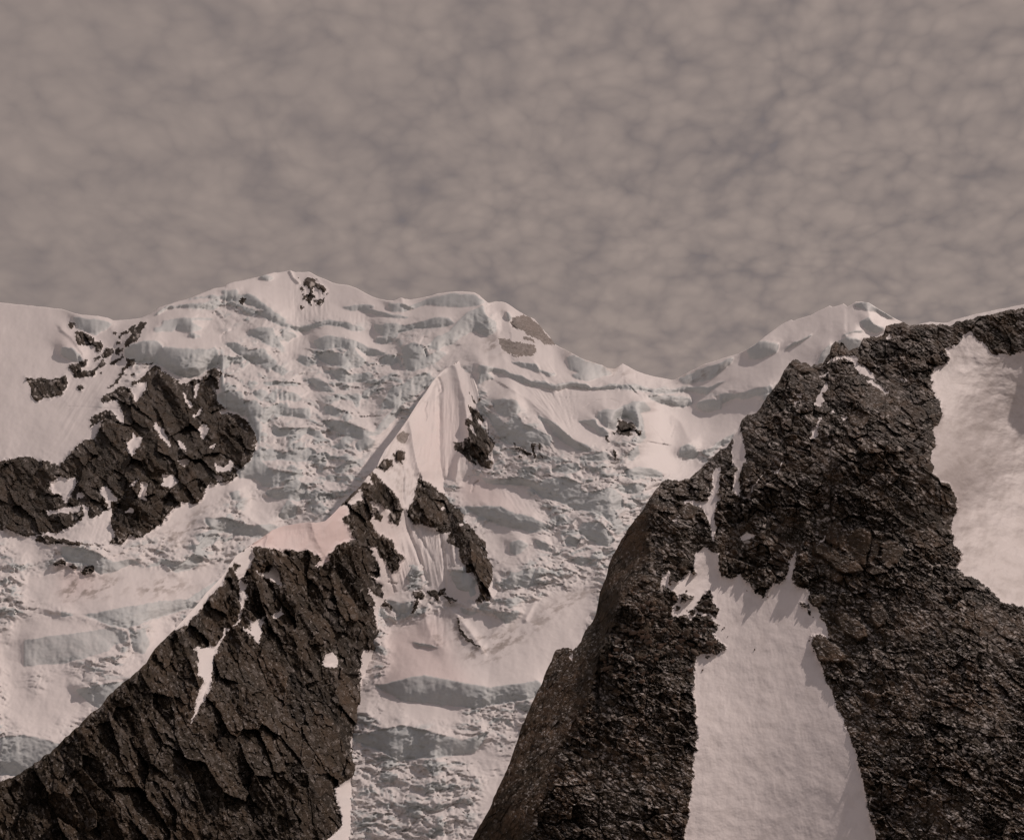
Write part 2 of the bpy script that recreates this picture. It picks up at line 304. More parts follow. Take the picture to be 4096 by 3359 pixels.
# shaded faces of ice and snow, each with how upright it stands
ICE_SHADE_A = [
 ('R1 550,760 600,720 680,700 810,680 870,722 860,745 920,740 1050,750 1170,757 1240,765 1310,745 1340,800 1350,860 1330,900 1240,920 1200,980 1100,990 1010,985 950,950 880,900 800,880 700,870 600,850 550,820', 1.15),
 ('R1 1040,380 1130,370 1330,370 1345,402 1300,412 1160,412 1040,402', 1.1),
 ('R1 795,465 860,425 910,395 1040,378 1042,392 930,410 870,435 820,464', 1.2),
 ('R1 870,512 1000,497 1150,490 1310,500 1300,508 1150,504 1090,515 1010,560 950,600 870,602 800,612 790,580 860,560', .8),
 ('R1 1060,330 1150,318 1300,302 1360,318 1500,290 1500,300 1350,330 1250,318 1100,332', 1.1),
 ('R1 990,590 1040,530 1110,515 1170,560 1205,590 1080,610', 1.0),
 ('R1 1090,625 1130,618 1170,640 1200,655 1130,660 1095,645', 1.2),
 ('R1 1360,255 1500,250 1520,270 1500,287 1400,292', .9),
 ('R1 1690,145 1710,130 1760,130 1820,150 1770,178 1700,165', 1.0),
 ('R1 1360,300 1500,290 1600,288 1680,330 1760,400 1840,460 1930,510 1900,516 1820,468 1700,412 1600,372 1500,355 1380,340', 1.0),
 ('R1 1600,590 1700,570 1800,590 1830,640 1893,740 1790,735 1720,690 1640,650', 1.1),
 ('R1 1400,700 1500,700 1600,770 1700,742 1740,760 1790,862 1700,882 1580,850 1500,790', 1.15),
 ('R1 1640,440 1740,440 1830,490 1960,552 2050,590 2117,575 2117,600 2020,606 1930,572 1830,532 1700,472', 1.2),
 ('R1 1880,620 1960,612 2005,650 1930,692 1890,660', 1.1),
 ('R1 1700,1035 1850,1030 2030,1045 2010,1062 1750,1057', 1.1),
 ('R1 1630,1120 1700,1090 1760,1120 1750,1160 1700,1190 1650,1160', 1.0),
 ('R1 1860,1130 1960,1125 2060,1172 2000,1192 1860,1182', 1.0),
 ('R1 1560,1200 1650,1190 1720,1262 1870,1205 1940,1280 2117,1256 2117,1310 1950,1322 1800,1304 1750,1372 1650,1330 1580,1300', 1.0),
 ('R1 1320,1150 1420,1112 1545,1120 1562,1262 1560,1330 1500,1290 1400,1250 1330,1210', 1.15),
 ('R1 1590,1300 1700,1380 1700,1500 1690,1580 1640,1470 1600,1400', 1.0),
 ('R1 1790,1440 1900,1425 2117,1420 2117,1472 1950,1472 1830,1502', 1.0),
 ('R1 1620,1640 1700,1600 1800,1606 1900,1640 2000,1610 2117,1622 2117,1694 1600,1694', .9),
 ('R1 12,735 100,740 160,790 195,860 130,862 50,832 12,800', 1.0),
 ('R1 1350,800 1400,820 1450,830 1430,900 1380,930 1390,1060 1360,1100 1370,950', 1.0),
 ('R1 100,478 250,500 400,518 435,545 370,600 300,642 220,610 150,590 130,530', .75),
 ('R2 230,700 300,660 400,640 480,660 600,690 700,740 850,800 800,812 700,812 620,742 500,752 420,735 330,762 280,742', 1.15),
 ('R2 270,800 330,770 450,785 500,800 570,730 620,792 690,872 620,912 500,902 380,882 290,842', 1.1),
 ('R2 800,840 880,800 960,830 990,862 900,892 820,882', 1.0),
 ('R2 990,740 1080,700 1150,720 1200,780 1200,812 1300,772 1380,790 1300,852 1200,902 1100,942 1030,932 1010,852', .95),
 ('R2 380,508 520,530 650,570 685,602 570,592 450,555 350,545 200,582 100,602 60,580 220,545 340,515', 1.2),
 ('R2 640,440 750,425 850,450 980,475 1090,492 980,494 850,474 700,450', 1.2),
 ('R2 470,400 560,395 640,378 740,383 765,400 680,427 560,432', .95),
 ('R2 750,545 900,545 1020,555 1150,530 1220,500 1300,487 1400,500 1432,540 1300,572 1200,572 1100,582 950,622 850,642 770,602', 1.05),
 ('R2 960,440 1000,440 1080,420 1200,372 1350,392 1500,402 1620,385 1700,362 1600,286 1400,284 1200,330 1050,400', .72),
 ('R2 1450,530 1550,440 1680,390 1700,470 1790,540 1790,602 1700,642 1600,602 1500,642 1420,702 1300,762 1200,742 1280,662 1400,602', .85),
 ('R2 870,370 960,360 1050,388 1000,432 900,432', 1.0),
 ('R2 760,660 850,652 925,680 850,712 770,702', 1.1),
 ('R2 200,1010 280,1000 400,1090 420,1122 300,1112 230,1062', 1.0),
 ('R2 400,960 470,920 560,982 700,950 750,982 650,1032 500,1034 430,1012', 1.0),
 ('R2 480,1080 540,1060 562,1092 500,1102', 1.1),
 ('R2 130,800 200,820 250,880 180,900 110,860', 1.0),
 ('R2 640,1160 700,1090 760,1050 840,1000 760,1100 690,1180', .8),
 ('R2 850,1180 900,1080 1000,1050 1100,980 1222,960 1250,1000 1180,1082 1080,1162 960,1242 850,1262 800,1282', .85),
 ('R2 0,1190 40,1260 130,1268 222,1312 200,1342 0,1322', 1.05),
 ('R2 320,1240 400,1240 500,1290 440,1332 350,1302', .9),
 ('R2 300,1370 450,1360 600,1410 770,1470 720,1492 620,1502 500,1482 440,1452 380,1412', 1.1),
 ('R2 0,1440 170,1420 300,1450 345,1532 250,1502 150,1452 0,1470', 1.0),
 ('R2 590,1550 680,1500 762,1530 730,1592 620,1622', 1.1),
 ('R2 390,1590 480,1540 565,1582 480,1602', 1.1),
 ('R2 80,1600 200,1590 265,1632 150,1662', 1.0),
 ('R2 0,1120 60,1120 125,1182 30,1182', 1.0),
 ('R2 860,1320 960,1230 1000,1262 920,1352 800,1472 740,1492 780,1422', .9),
 ('R2 1640,890 1750,908 1900,950 2050,1010 2117,1030 2117,1062 2000,1032 1850,972 1760,942 1640,952', 1.2),
 ('R2 1650,960 1720,960 1775,1002 1700,1014 1640,1062 1650,1112 1722,1122 1680,1142 1632,1082', 1.0),
 ('R2 1760,1200 1850,1168 1940,1180 1992,1250 1940,1300 1870,1332 1790,1292', 1.15),
 ('R2 1700,1290 1790,1312 1860,1392 1950,1340 2010,1412 2117,1500 2117,1642 2000,1582 1850,1542 1790,1442', .95),
 ('R2 1960,866 2117,880 2117,932 2000,902', 1.0),
 ('R2 1870,440 1890,440 1920,500 1905,520 1880,490', 1.0),
 ('R3 0,958 80,976 170,1018 300,1028 390,1058 500,1030 640,1050 690,1090 860,1050 950,1060 1060,1050 1140,1078 1250,1100 1380,1098 1480,1070 1680,1078 1800,1030 1870,1008 1700,1092 1660,1132 1500,1112 1320,1132 1200,1117 1060,1097 920,1087 760,1092 700,1102 560,1067 470,1072 400,1102 320,1082 180,1062 80,1012', 1.2),
 ('R3 0,858 120,868 230,888 250,930 400,970 330,982 220,932 100,902', 1.0),
 ('R3 480,830 540,800 650,860 800,905 820,930 700,952 600,962 510,932', .75),
 ('R3 520,970 720,950 820,930 870,960 660,1022 560,1012', .8),
 ('R3 1160,1148 1280,1148 1440,1160 1535,1180 1540,1222 1470,1242 1280,1212 1190,1182', 1.1),
 ('R3 1580,1220 1660,1183 1780,1190 1870,1160 1940,1130 2117,1078 2117,1142 2000,1172 1900,1172 1800,1212 1780,1262 1680,1282 1600,1262', 1.1),
 ('R3 740,1290 800,1268 900,1270 960,1240 1050,1200 1130,1200 1200,1272 1100,1290 1130,1372 1150,1502 1100,1522 1060,1382 1000,1332 910,1352 900,1442 830,1422 740,1342', 1.1),
 ('R3 555,1365 720,1348 740,1400 830,1440 850,1502 760,1482 700,1422 640,1382', 1.15),
 ('R3 330,1400 380,1380 480,1468 560,1540 660,1570 685,1622 560,1612 450,1542 370,1482', 1.1),
 ('R3 0,1170 60,1200 85,1260 60,1302 0,1302', 1.1),
 ('R3 0,1330 60,1310 120,1400 230,1440 350,1500 340,1572 200,1562 60,1542 0,1562', .95),
 ('R3 230,1310 300,1340 375,1380 340,1394 250,1352', 1.0),
 ('R3 1440,1600 1500,1558 1560,1580 1602,1642 1540,1682 1440,1662', 1.1),
 ('R3 1620,1620 1700,1590 1850,1490 1900,1470 1850,1542 1700,1622 1650,1642', 1.0),
 ('R3 1000,1630 1060,1590 1090,1560 1095,1642 1040,1694 1000,1692', 1.0),
 ('R3 600,1660 800,1620 870,1694 600,1694', .9),
 ('R3 1420,1010 1640,920 1900,828 1870,882 1800,932 1700,1012 1480,1052', .9),
 ('R4 0,1140 120,1138 250,1108 430,1068 450,1122 300,1142 200,1162 60,1182 0,1192', 1.1),
 ('R4 230,760 330,690 440,700 500,720 480,782 350,832 300,842 250,832', .9),
 ('R4 1000,690 1080,650 1150,660 1205,690 1190,742 1100,762 1060,722', 1.15),
 ('R4 1180,530 1260,480 1300,540 1400,582 1330,622 1230,592', .9),
 ('R4 820,870 860,790 900,740 935,716 935,792 880,862', .9),
 ('R4 1120,380 1200,356 1260,366 1320,402 1480,497 1440,500 1330,440 1230,420', .95),
 ('R4 540,748 680,680 780,632 782,642 690,692 560,756', 1.2),
 ('R4 1025,640 1110,604 1180,596 1225,608 1180,606 1110,616 1040,646', 1.2),
 ('R5 1500,100 1580,15 1700,10 1800,90 2100,130 1900,162 1800,232 1720,222 1640,152 1530,152', 1.0),
 ('R5 1740,260 1900,230 2050,200 2080,262 2000,322 1850,332 1760,302', 1.05),
 ('R5 1230,490 1400,490 1480,530 1620,560 1780,540 1850,562 1700,662 1600,642 1480,622 1300,592 1240,542', 1.05),
 ('R5 1150,730 1250,640 1340,620 1300,702 1200,742', 1.0),
 ('R5 12,720 150,740 300,780 450,870 580,840 650,870 720,910 860,840 1040,870 1130,800 1222,830 1100,922 980,952 880,872 760,902 715,914 620,872 480,932 350,962 290,932 200,872 60,852 12,802', .95),
 ('R5 200,1310 600,1240 790,1203 1000,1180 1130,1190 1170,1232 1000,1282 800,1342 560,1422 440,1402 320,1352', .95),
 ('R5 12,1280 60,1288 125,1316 12,1322', 1.0),
 ('R5 -300,1520 12,1480 300,1440 440,1420 560,1450 582,1522 460,1562 400,1622 12,1720 -300,1740', .6),
 ('R5 1850,470 1930,340 2010,402 2000,482 1900,502', 1.05),
 ('R5 1440,270 1520,260 1520,332 1460,332', 1.1),
 ('R5 600,1500 720,1420 760,1562 700,1642 620,1602', .9),
 ('R5 1080,1180 1200,1100 1330,1020 1360,1020 1240,1120 1170,1190', .8),
 ('R6 1530,400 1700,388 1830,400 1960,460 2117,488 2117,602 1950,582 1800,542 1650,482', 1.15),
 ('R6 0,180 100,160 180,222 160,332 60,342 0,302', 1.0),
 ('R6 420,60 540,10 600,20 500,112 430,102', 1.0),
 ('R6 1640,130 1720,172 1840,162 1960,150 2117,185 2117,215 2050,222 1900,202 1790,202 1700,192', 1.15),
 ('R6 1480,90 1560,80 1640,92 1640,120 1540,112 1480,120', 1.2),
 ('R6 1400,940 1530,950 1620,1030 1660,1102 1600,1192 1500,1152 1420,1052', .9),
 ('R6 860,1185 1000,1220 1080,1200 1070,1292 950,1302 880,1242', .9),
 ('R6 1480,1240 1560,1280 1650,1280 1560,1312 1500,1292', 1.1),
 ('R6 1760,1290 1850,1288 1950,1300 1985,1322 1880,1387 1830,1342', 1.1),
 ('R6 1060,1530 1200,1560 1335,1592 1160,1582', 1.1),
 ('R6 1910,1265 1990,1290 1960,1310 1920,1290', 1.1),
 ('R6 1840,1030 1930,960 2117,900 2117,1042 1980,1062 1900,1092', .95),
 ('R7 0,460 120,463 250,520 320,543 292,582 180,617 80,582 0,572', 1.15),
 ('R7 170,230 300,160 460,148 600,200 600,262 700,282 850,230 950,300 960,402 880,422 960,542 880,562 800,482 700,432 560,422 420,352 260,312', .95),
 ('R7 570,590 620,530 740,518 820,580 885,680 820,732 740,722 640,652', 1.05),
 ('R7 340,90 440,40 560,18 600,80 480,112', 1.0),
 ('R7 960,90 1080,60 1230,80 1300,120 1280,152 1130,132 1060,132 1000,152', 1.1),
 ('R7 980,220 1040,200 1150,210 1100,272 1020,282', .9),
 ('R7 460,680 500,640 592,680 560,732 470,712', 1.0),
 ('R7 520,850 600,808 705,850 600,892', 1.05),
 ('R7 60,1050 150,1000 235,1050 150,1092', 1.0),
 ('R7 0,700 80,670 155,720 60,802 0,782', 1.0),
 ('R7 200,670 290,690 355,780 260,762', 1.0),
 ('R7 0,940 60,960 120,940 90,1010 0,1040', 1.0),
 ('S 300,2760 520,2720 760,2790 900,2760 1000,2830 700,2880 400,2840', 1.0),
 ('S 1500,2740 1700,2700 1960,2750 2150,2720 2200,2780 1900,2830 1600,2800', 1.0),
 ('S -300,2980 100,2940 420,3020 700,2980 760,3060 300,3120 -200,3080', 1.0),
 ('S 1400,2950 1600,2900 1850,2960 1950,2930 1900,3010 1600,3040', 1.0),
]
# calm snow: no broken ice inside these
SMOOTH_A = [
 'S -700,1000 5000,1000 5000,1500 R4 450,1060 0,1120 R3 1500,1060 900,1040 450,1040 0,940 R2 1960,860 1820,640 1780,480 1640,380 1440,480 1100,500 700,520 300,480 60,560 R1 1930,500 1600,280 1340,300 1060,400 700,600 540,760 R1 300,1000 12,1100 S -700,1500',
 'R1 860,690 1080,610 1400,620 1560,560 1640,640 1400,690 1310,745 1040,750 900,740', 'R1 12,800 200,720 420,860 520,830 540,1060 330,1180 260,1350 420,1280 440,1340 300,1520 12,1640 S -700,1900 -700,1400',
 'R2 100,600 400,545 640,590 800,640 900,720 880,790 720,720 480,640 250,660 60,860', 'R2 0,600 100,620 60,860 0,860',
 'R3 -420,960 100,1010 400,1100 760,1092 1100,1120 1140,1190 960,1240 740,1290 560,1365 740,1480 860,1600 560,1540 400,1390 240,1310 60,1180 -100,1080 -300,1060',
 'R3 1100,1290 1200,1200 1500,1240 2117,1100 2117,1300 1900,1460 1620,1620 1560,1560 1440,1600 1440,1694 R7 1650,20 1530,150 1300,120 980,60 1140,-140',
 'R6 1470,150 1640,130 1800,210 2117,240 R7 120,250 330,520 120,460 0,450 R6 1900,430 1700,385 1500,400',
 'R5 -300,960 12,940 350,960 620,890 980,960 1300,860 1430,920 1150,1160 780,1200 600,1240 200,1310 12,1270 -300,1200', 'R5 -400,1330 130,1320 560,1450 500,1540 400,1640 -400,1800',
 'R6 860,1430 1300,1290 1440,1280 1760,1300 1860,1400 2117,1200 R7 330,1120 700,1040 740,1220 640,1420 560,1590 500,1694 S 2250,2760 1500,2760 R6 900,1694 860,1560',
 'R5 870,560 1040,360 1180,360 1060,520 900,620', 'R5 12,640 180,540 430,440 430,560 320,700 12,640', 'R6 400,1100 840,1100 1080,1110 1000,1220 860,1180',
 'R5 1560,380 1600,460 1800,420 1930,330 1800,340 1700,320']
ROCKS_A = [  # label, category, polygons, snow showing through
 ('large dark rock buttress below the hanging ice cliff at far left', [
  'R1 820,895 890,950 960,1000 1010,1040 1035,1060 1130,1020 1200,1000 1260,940 1320,920 1370,950 1360,1010 1350,1090 1310,1110 1330,1180 1380,1240 1430,1300 1500,1290 1560,1340 1600,1400 1640,1460 1675,1530 1650,1600 1600,1694 R5 1500,90 1490,140 1400,200 1330,190 1240,215 1220,290 1180,350 1120,360 1030,350 1020,390 950,410 900,470 860,540 810,580 760,620 680,660 590,640 520,710 410,700 460,640 440,580 430,540 440,440 420,430 360,430 330,470 240,500 230,440 240,400 190,380 200,430 190,510 110,550 30,600 0,615 -300,640 -600,560 -1400,700 -1400,-100 -700,60 -300,-40 0,50 R1 30,1694 60,1640 130,1590 200,1540 290,1520 300,1480 320,1440 340,1380 380,1350 260,1410 255,1350 300,1310 410,1275 440,1290 480,1340 540,1400 530,1300 500,1220 480,1180 370,1210 320,1190 380,1140 460,1110 480,1080 540,1060 600,1110 640,1200 700,1130 730,1060 720,1020 660,1040 610,1080 620,1040 680,1000 740,940']),
 ('long dark rock rib slanting under the skyline notch at far left', ['R1 735,530 700,600 640,690 560,745 545,700 590,640 610,590 680,530', 'R1 560,590 640,545 625,590 520,645 510,620']),
 ('dark rock band under the grey ice wall near the left edge', ['R1 125,600 180,620 240,640 300,655 290,710 250,730 170,730 140,680', 'R1 270,690 330,690 362,712 350,772 320,790 305,740']),
 ('small dark rock knob high beside the left edge of the snow', ['R1 78,538 110,530 127,550 107,588 85,570']),
 ('broken chain of small dark rocks stepping down the left snow slope', ['R1 425,880 470,840 530,805 545,820 480,870 440,895', 'R1 330,850 380,835 370,860 335,875', 'R1 510,760 540,740 530,790', 'R1 385,770 440,740 462,770 440,800 400,820 350,832 345,800', 'R1 470,740 500,735 517,765 490,802 470,780', 'R1 280,842 310,810 330,830 300,857', 'R1 470,690 520,690 510,722 470,717', 'R1 475,650 522,640 510,667', 'R1 445,610 470,608 480,625 455,622']),
 ('ragged dark rocks in a row across the far left snow', ['R1 60,900 100,880 150,870 185,850 240,838 210,890 150,900 90,935', 'R1 250,930 300,910 320,930 280,950', 'R1 310,890 360,860 396,880 380,910 330,922 300,915', 'R1 95,930 140,900 190,890 180,935 240,930 310,945 290,980 200,992 120,992', 'R1 330,952 365,943 350,967']),
 ('dark rock streaks on the left snow edge beneath the row of rocks', ['R1 0,1000 50,980 80,1035 40,1100 10,1140 -200,1200 -300,1000', 'R1 145,1070 190,1045 212,1070 160,1107']),
 ('thin dark rock flakes just under the left end of the ice cliff', ['R1 560,840 640,850 620,895 590,900 510,1000 420,1090 395,1100 500,970 560,895', 'R1 600,975 640,945 650,965 605,995', 'R1 690,875 800,882 780,892 700,888']),
 ('small heart shaped rock in the snow left of the summit', ['R1 1518,342 1545,324 1582,330 1577,362 1547,387 1525,367']),
 ('cluster of black rocks on the snow just below the summit', ['R2 150,190 200,150 262,160 277,200 300,215 332,272 310,297 280,250 240,220 230,280 237,330 215,370 178,360 175,300 200,270 195,220 160,215', 'R2 280,340 332,330 332,360 290,387 268,380', 'R2 123,240 150,230 147,280 125,272', 'R2 133,385 162,390 150,417 135,407', 'R2 238,343 272,345 265,367 240,367', 'R2 115,150 130,148 128,160', 'R2 240,290 262,300 255,330 238,322', 'R2 300,220 330,235 345,275 330,280', 'R2 155,300 172,310 165,350 150,330', 'R2 205,385 225,380 220,400', 'R2 345,290 380,296 350,300', 'R2 295,385 320,380 300,400', 'R2 130,290 150,300 140,312', 'R2 255,395 270,390 262,412']),
 ('black rock island ringed by snow left of the col', ['R3 905,1345 960,1370 1050,1380 1062,1422 1020,1440 1042,1482 970,1490 908,1472 888,1440 920,1400', 'R3 1058,1428 1112,1440 1102,1477 1063,1472', 'R3 858,1453 892,1460 880,1482']),
 ('small black rock tooth below left of the rock island', ['R3 800,1488 832,1488 852,1542 818,1532']),
 ('thin black rock sliver standing in the icefall below the rock island', ['R3 872,1598 897,1598 892,1692 868,1652']),
 ('black rock streaks running down the ice right of the central spur', ['R3 178,1558 242,1560 205,1600 214,1692 194,1692 188,1620', 'R3 35,1590 110,1610 180,1638 170,1652 80,1622', 'R3 30,1540 50,1545 60,1590 45,1590', 'R3 240,1550 258,1560 262,1610 246,1606', 'R3 60,1650 95,1660 85,1680 62,1672', 'R3 255,1640 285,1655 270,1680']),
 ('dark rocks poking from the lower left glacier', ['R5 173,942 220,900 283,888 293,932 250,962 190,962', 'R5 88,890 110,874 143,890 147,922 95,922', 'R5 0,840 35,850 42,882 0,892 -60,870']),
 ('low dark rock band along the foot of the left buttress', ['R5 -200,640 12,660 100,682 200,702 310,716 200,722 100,724 12,712 -200,690']),
 ('dark rock outcrops breaking the ice below the central snow face', ['R6 1083,1110 1180,1118 1197,1150 1150,1182 1120,1172 1132,1212 1102,1292 1080,1302 1088,1240 1100,1180', 'R6 1208,1100 1320,1090 1382,1088 1402,1120 1320,1152 1290,1192 1250,1152']),
 ('brown rock ledge beside the rounded ice lobe', ['R6 1340,1152 1430,1140 1472,1170 1440,1202 1390,1212']),
 ('dirty curved rock rib in the lower glacier snow', ['R6 1436,1308 1462,1330 1492,1432 1582,1532 1662,1582 1560,1552 1482,1472']),
 ('small dark rock wedge at the foot of the spur', ['R6 818,1232 850,1168 882,1212 912,1277 868,1240']),
]
ICYROCK_A = [
 ('tan icy rock face on the skyline right of the central dome', ['R3 8,512 60,478 130,466 205,498 260,563 320,628 350,668 382,716 300,707 200,662 100,602 28,562']),
 ('smeared tan rock band below the central dome', ['R2 1800,668 1880,670 1980,700 2117,720 R3 215,738 212,790 140,812 60,827 0,800 R2 2000,820 1900,792 1840,742']),
 ('faint brown rock lens under the skyline right of the dome', ['R3 95,645 130,640 200,680 215,698 140,692']),
]
ICYROCK_B = [
 ('weathered tan rock scar on the left shoulder of the central snow face', ['R2 940,1480 1000,1455 1050,1480 1050,1520 1000,1560 950,1530']),
]
PATCH_A = [
 ('bright slanting snow strip in the middle of the left buttress', 'R1 805,1368 825,1410 880,1430 905,1490 932,1562 900,1567 850,1500 798,1430'),
 ('fluted snow pocket on the left half of the left buttress', 'R1 630,1450 650,1500 722,1498 690,1552 640,1602 610,1672 570,1602 553,1530 590,1520'),
 ('small snow scrap right of the bright slanting strip', 'R1 980,1530 1040,1560 1062,1612 1010,1592'),
 ('narrow snow gully fill in the right half of the left buttress', 'R1 1170,1430 1210,1383 1267,1430 1240,1490 1212,1537 1198,1480'),
 ('speckled snow scrap low on the right part of the left buttress', 'R1 1258,1572 1322,1543 1290,1602 1250,1592'),
 ('speckled snow patch on the upper right edge of the left buttress', 'R1 1350,1268 1400,1263 1432,1290 1420,1312 1360,1292'),
 ('thin snow line in the upper gully of the left buttress', 'R1 1035,1110 1125,1242 1098,1247 1050,1170'),
 ('snow runnel hanging below the ice cliff into the dark notch', 'R1 1130,1160 1150,1060 1202,1018 1175,1080 1152,1165'),
 ('tiny white crescent where two gullies meet on the left buttress', 'R1 1128,1310 1178,1292 1200,1248 1217,1255 1182,1322 1140,1327'),
 ('rounded snow patch in the lower middle of the left buttress', 'R5 862,125 962,128 1002,180 950,232 878,222'),
 ('tall snow tongue in the lower middle of the left buttress', 'R5 700,180 722,172 752,200 735,262 727,337 648,320 680,262'),
 ('thin slanting snow scrap left of the tall snow tongue', 'R5 573,222 612,183 675,163 620,222'),
 ('forked snow patch near the right foot of the left buttress', 'R5 1308,20 1390,62 1452,10 1474,50 1442,80 1480,100 1430,94 1328,92'),
 ('small square snow patch at the right foot of the left buttress', 'R5 1288,123 1382,133 1377,202 1328,162'),
 ('ragged snow patch on the lower left of the left buttress', 'R5 333,250 380,225 442,260 502,352 440,342 440,440 415,437 415,360 340,292'),
 ('snow slope cutting into the buttress at the left edge', 'R5 -90,190 12,138 60,160 122,148 147,182 118,242 60,352 28,347 12,300 -60,270'),
 ('small snow notch beside the left edge snow slope', 'R5 148,322 160,270 202,263 200,312'),
 ('thin winged snow scrap low on the left buttress', 'R5 528,452 600,400 632,410 622,447 562,442'),
 ('white speckled snow at the top of the deep right gully', 'R5 980,0 1102,-5 1062,52 1010,32'),
 ('lower snow band reaching the left edge below the snow slope', 'R5 -110,430 12,408 100,394 192,380 152,442 80,452 12,442 -90,455'),
]
def ice_bump(M_, g, decay, spread=0.12):
    """walk up the slope: where the face stands upright it gains on the slope behind, above it a bench gives that back"""
    b = np.zeros_like(M_); cur = np.zeros(M_.shape[1], f32)
    for r in range(M_.shape[0]-1, -1, -1):
        w = spread*(1-.8*np.minimum(M_[r], 1))
        cur = cur*(1-w)+w*.25*(np.roll(cur, 1)+np.roll(cur, -1)+np.roll(cur, 4)+np.roll(cur, -4))
        cur = cur*decay+g[r]*M_[r]; b[r] = cur
    return b
def build_massif():
    nc, nr = 1360, 690
    u = np.concatenate([np.linspace(-1700, -520, 90)[:-1], np.linspace(-520, 4640, nc-180), np.linspace(4640, 6000, 92)[1:]]); nc = len(u); vt = interp(SKY_A, u)+1.5*fbm(u[None].astype(f32), 0*u[None].astype(f32), 40, 4, 3)[0]
    s = np.linspace(0, 1, nr)[:, None]; U = np.repeat(u[None], nr, 0); V = vt[None]+(3560-vt[None])*s
    U = U.astype(f32); V = V.astype(f32)
    T = tps([(-500, 1300, .96), (-500, 2600, .95), (-500, 3500, .98), (300, 1500, .965), (600, 1250, .99), (1166, 1085, 1.02), (1500, 1300, 1.04), (1800, 1200, .99),
             (2050, 1260, .99), (2400, 1450, 1.03), (2690, 1520, 1.10), (3050, 1400, .965), (2850, 1480, 1.02), (3430, 1210, .885), (3300, 1450, .95), (3700, 1400, .95), (4600, 1400, .86),
             (600, 1800, .94), (1200, 1800, 1.03), (1500, 1700, 1.03), (1840, 1480, 1.0), (1800, 1800, 1.02), (1980, 1650, 1.0), (2300, 1620, .985), (2560, 1700, .99), (2750, 1750, 1.06), (2350, 2000, 1.0),
             (900, 2300, 1.03), (500, 2600, .98), (1900, 2500, 1.0), (2200, 2500, .99), (3200, 2000, 1.05), (2000, 3500, .95), (4600, 3500, .9)])
    base = plane(V, .62, 3000)*T(U, V)
    global TA; TA = T
    g = np.maximum(base[:-1]-base[1:], .3); g = np.concatenate([g, g[-1:]], 0); dv = (V[1:]-V[:-1]); dv = np.concatenate([dv, dv[-1:]], 0); gs = g/dv
    q = base/FOC*1.6
    uw, vw = warp(U, V, 9, 60, 11); uf, vf = warp(U, V, 6.5, 18, 21); uw += uf-U; vw += vf-V
    ue, ve = warp(U, V, 5, 60, 31); ue2, ve2 = warp(U, V, 1.3, 20, 35); ue += ue2-U; ve += ve2-V
    ice_shade_r = maskof([p for p, _ in ICE_SHADE_A], 1); ice_shade_s = maskof(ICE_SHADE_A, 1); smooth_r = maskof(SMOOTH_A, 14)
    lab = np.zeros((RH, RW), np.int32); rk = np.zeros((RH, RW), f32); iy = np.zeros((RH, RW), f32)
    tab = {}
    k = 10
    for label, polys in ROCKS_A:
        for p in polys: raster(pl(p), lab, k); raster(pl(p), rk, 1.0)
        tab[k] = ('rock_outcrop', label, 'rock outcrop', 'rock outcrops on the snow mountain', None, ROCK_FAR, False); k += 1
    for label, polys in ICYROCK_A:
        for p in polys: raster(pl(p), lab, k); raster(pl(p), iy, 1.0)
        tab[k] = ('icy_rock_face', label, 'rock face', 'tan icy rock faces', None, ICYROCK, True); k += 1
    for label, p in PATCH_A:
        raster(pl(p), lab, k); raster(pl(p), rk, 0.0)
        tab[k] = ('snow_patch', label, 'snow patch', 'snow patches on the left buttress', None, SNOW, True); k += 1
    rkm = samp(blur(rk, 4), uw, vw); rkw = samp(blur(rk, 26), U, V); iym = samp(blur(iy, 6), uw, vw)
    traced = samp(ice_shade_r, ue, ve); traced = sstep(.1, .6, traced)*np.clip(samp(ice_shade_s, ue, ve)/np.maximum(traced, .05), 0, 1.2); sm = samp(smooth_r, U, V)
    chaos = np.clip((1-sm)*(1-sstep(.1, .6, rkw)), 0, 1)
    # natural break-up of the ice: stepped serac faces between the traced ones
    wx, wy = warp(U, V, 26, 150, 41)
    n1 = fbm(wx*.55, wy*1.35, 52, 5, 43, .55); n2 = fbm(wx*.6, wy*1.5, 26, 4, 47, .55); big = fbm(U, V, 420, 3, 51)
    pm = np.maximum(sstep(.10, .30, n1)*.9, sstep(.2, .42, n2)*.6)*(1-.8*np.clip(traced, 0, 1))
    amp = chaos*sstep(-.5, .35, big+.12)
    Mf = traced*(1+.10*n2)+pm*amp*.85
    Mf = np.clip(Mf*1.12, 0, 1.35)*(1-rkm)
    b = ice_bump(Mf, g, .968, .85)
    D = base-b
    # blocky and soft small relief
    rn = fbm(wx*.5+wy*.12, wy*1.05, 78, 5, 55, .5, True); rn2 = fbm(wx*.6-wy*.1, wy*1.1, 26, 4, 56, .5, True)
    h0, c0, e0 = cells(rot(wx, wy, 12)[0]/86, rot(wx, wy, 12)[1]/40, 60, 1.1, .7); h1, c1, e1 = cells(wx/38, wy/20, 61, 1.1, .6); h2, c2, e2 = cells(wx/15, wy/9, 62, .9, .5)
    D -= q*amp*(1-.7*np.clip(traced, 0, 1))*(h0*8*sstep(.2, .6, c0)+h1*5*sstep(.1, .5, c1)+h2*2+26*rn+9*rn2+3.5*fbm(U, V, 22, 4, 63, .6)-7*np.clip(1-e0*14, 0, 1)*(c0 > .4)-3.5*np.clip(1-e1*9, 0, 1)*(c1 > .5))
    D -= q*(9*fbm(U, V, 330, 4, 64, .45)+5.0*fbm(U, V, 120, 4, 65, .5)*(1-rkm)+(0.9+1.1*amp)*fbm(U, V, 18, 4, 66, .6))
    D -= q*traced*(2.4*fbm(U*1.2, V*.7, 46, 4, 67, .5)+.5*h2)
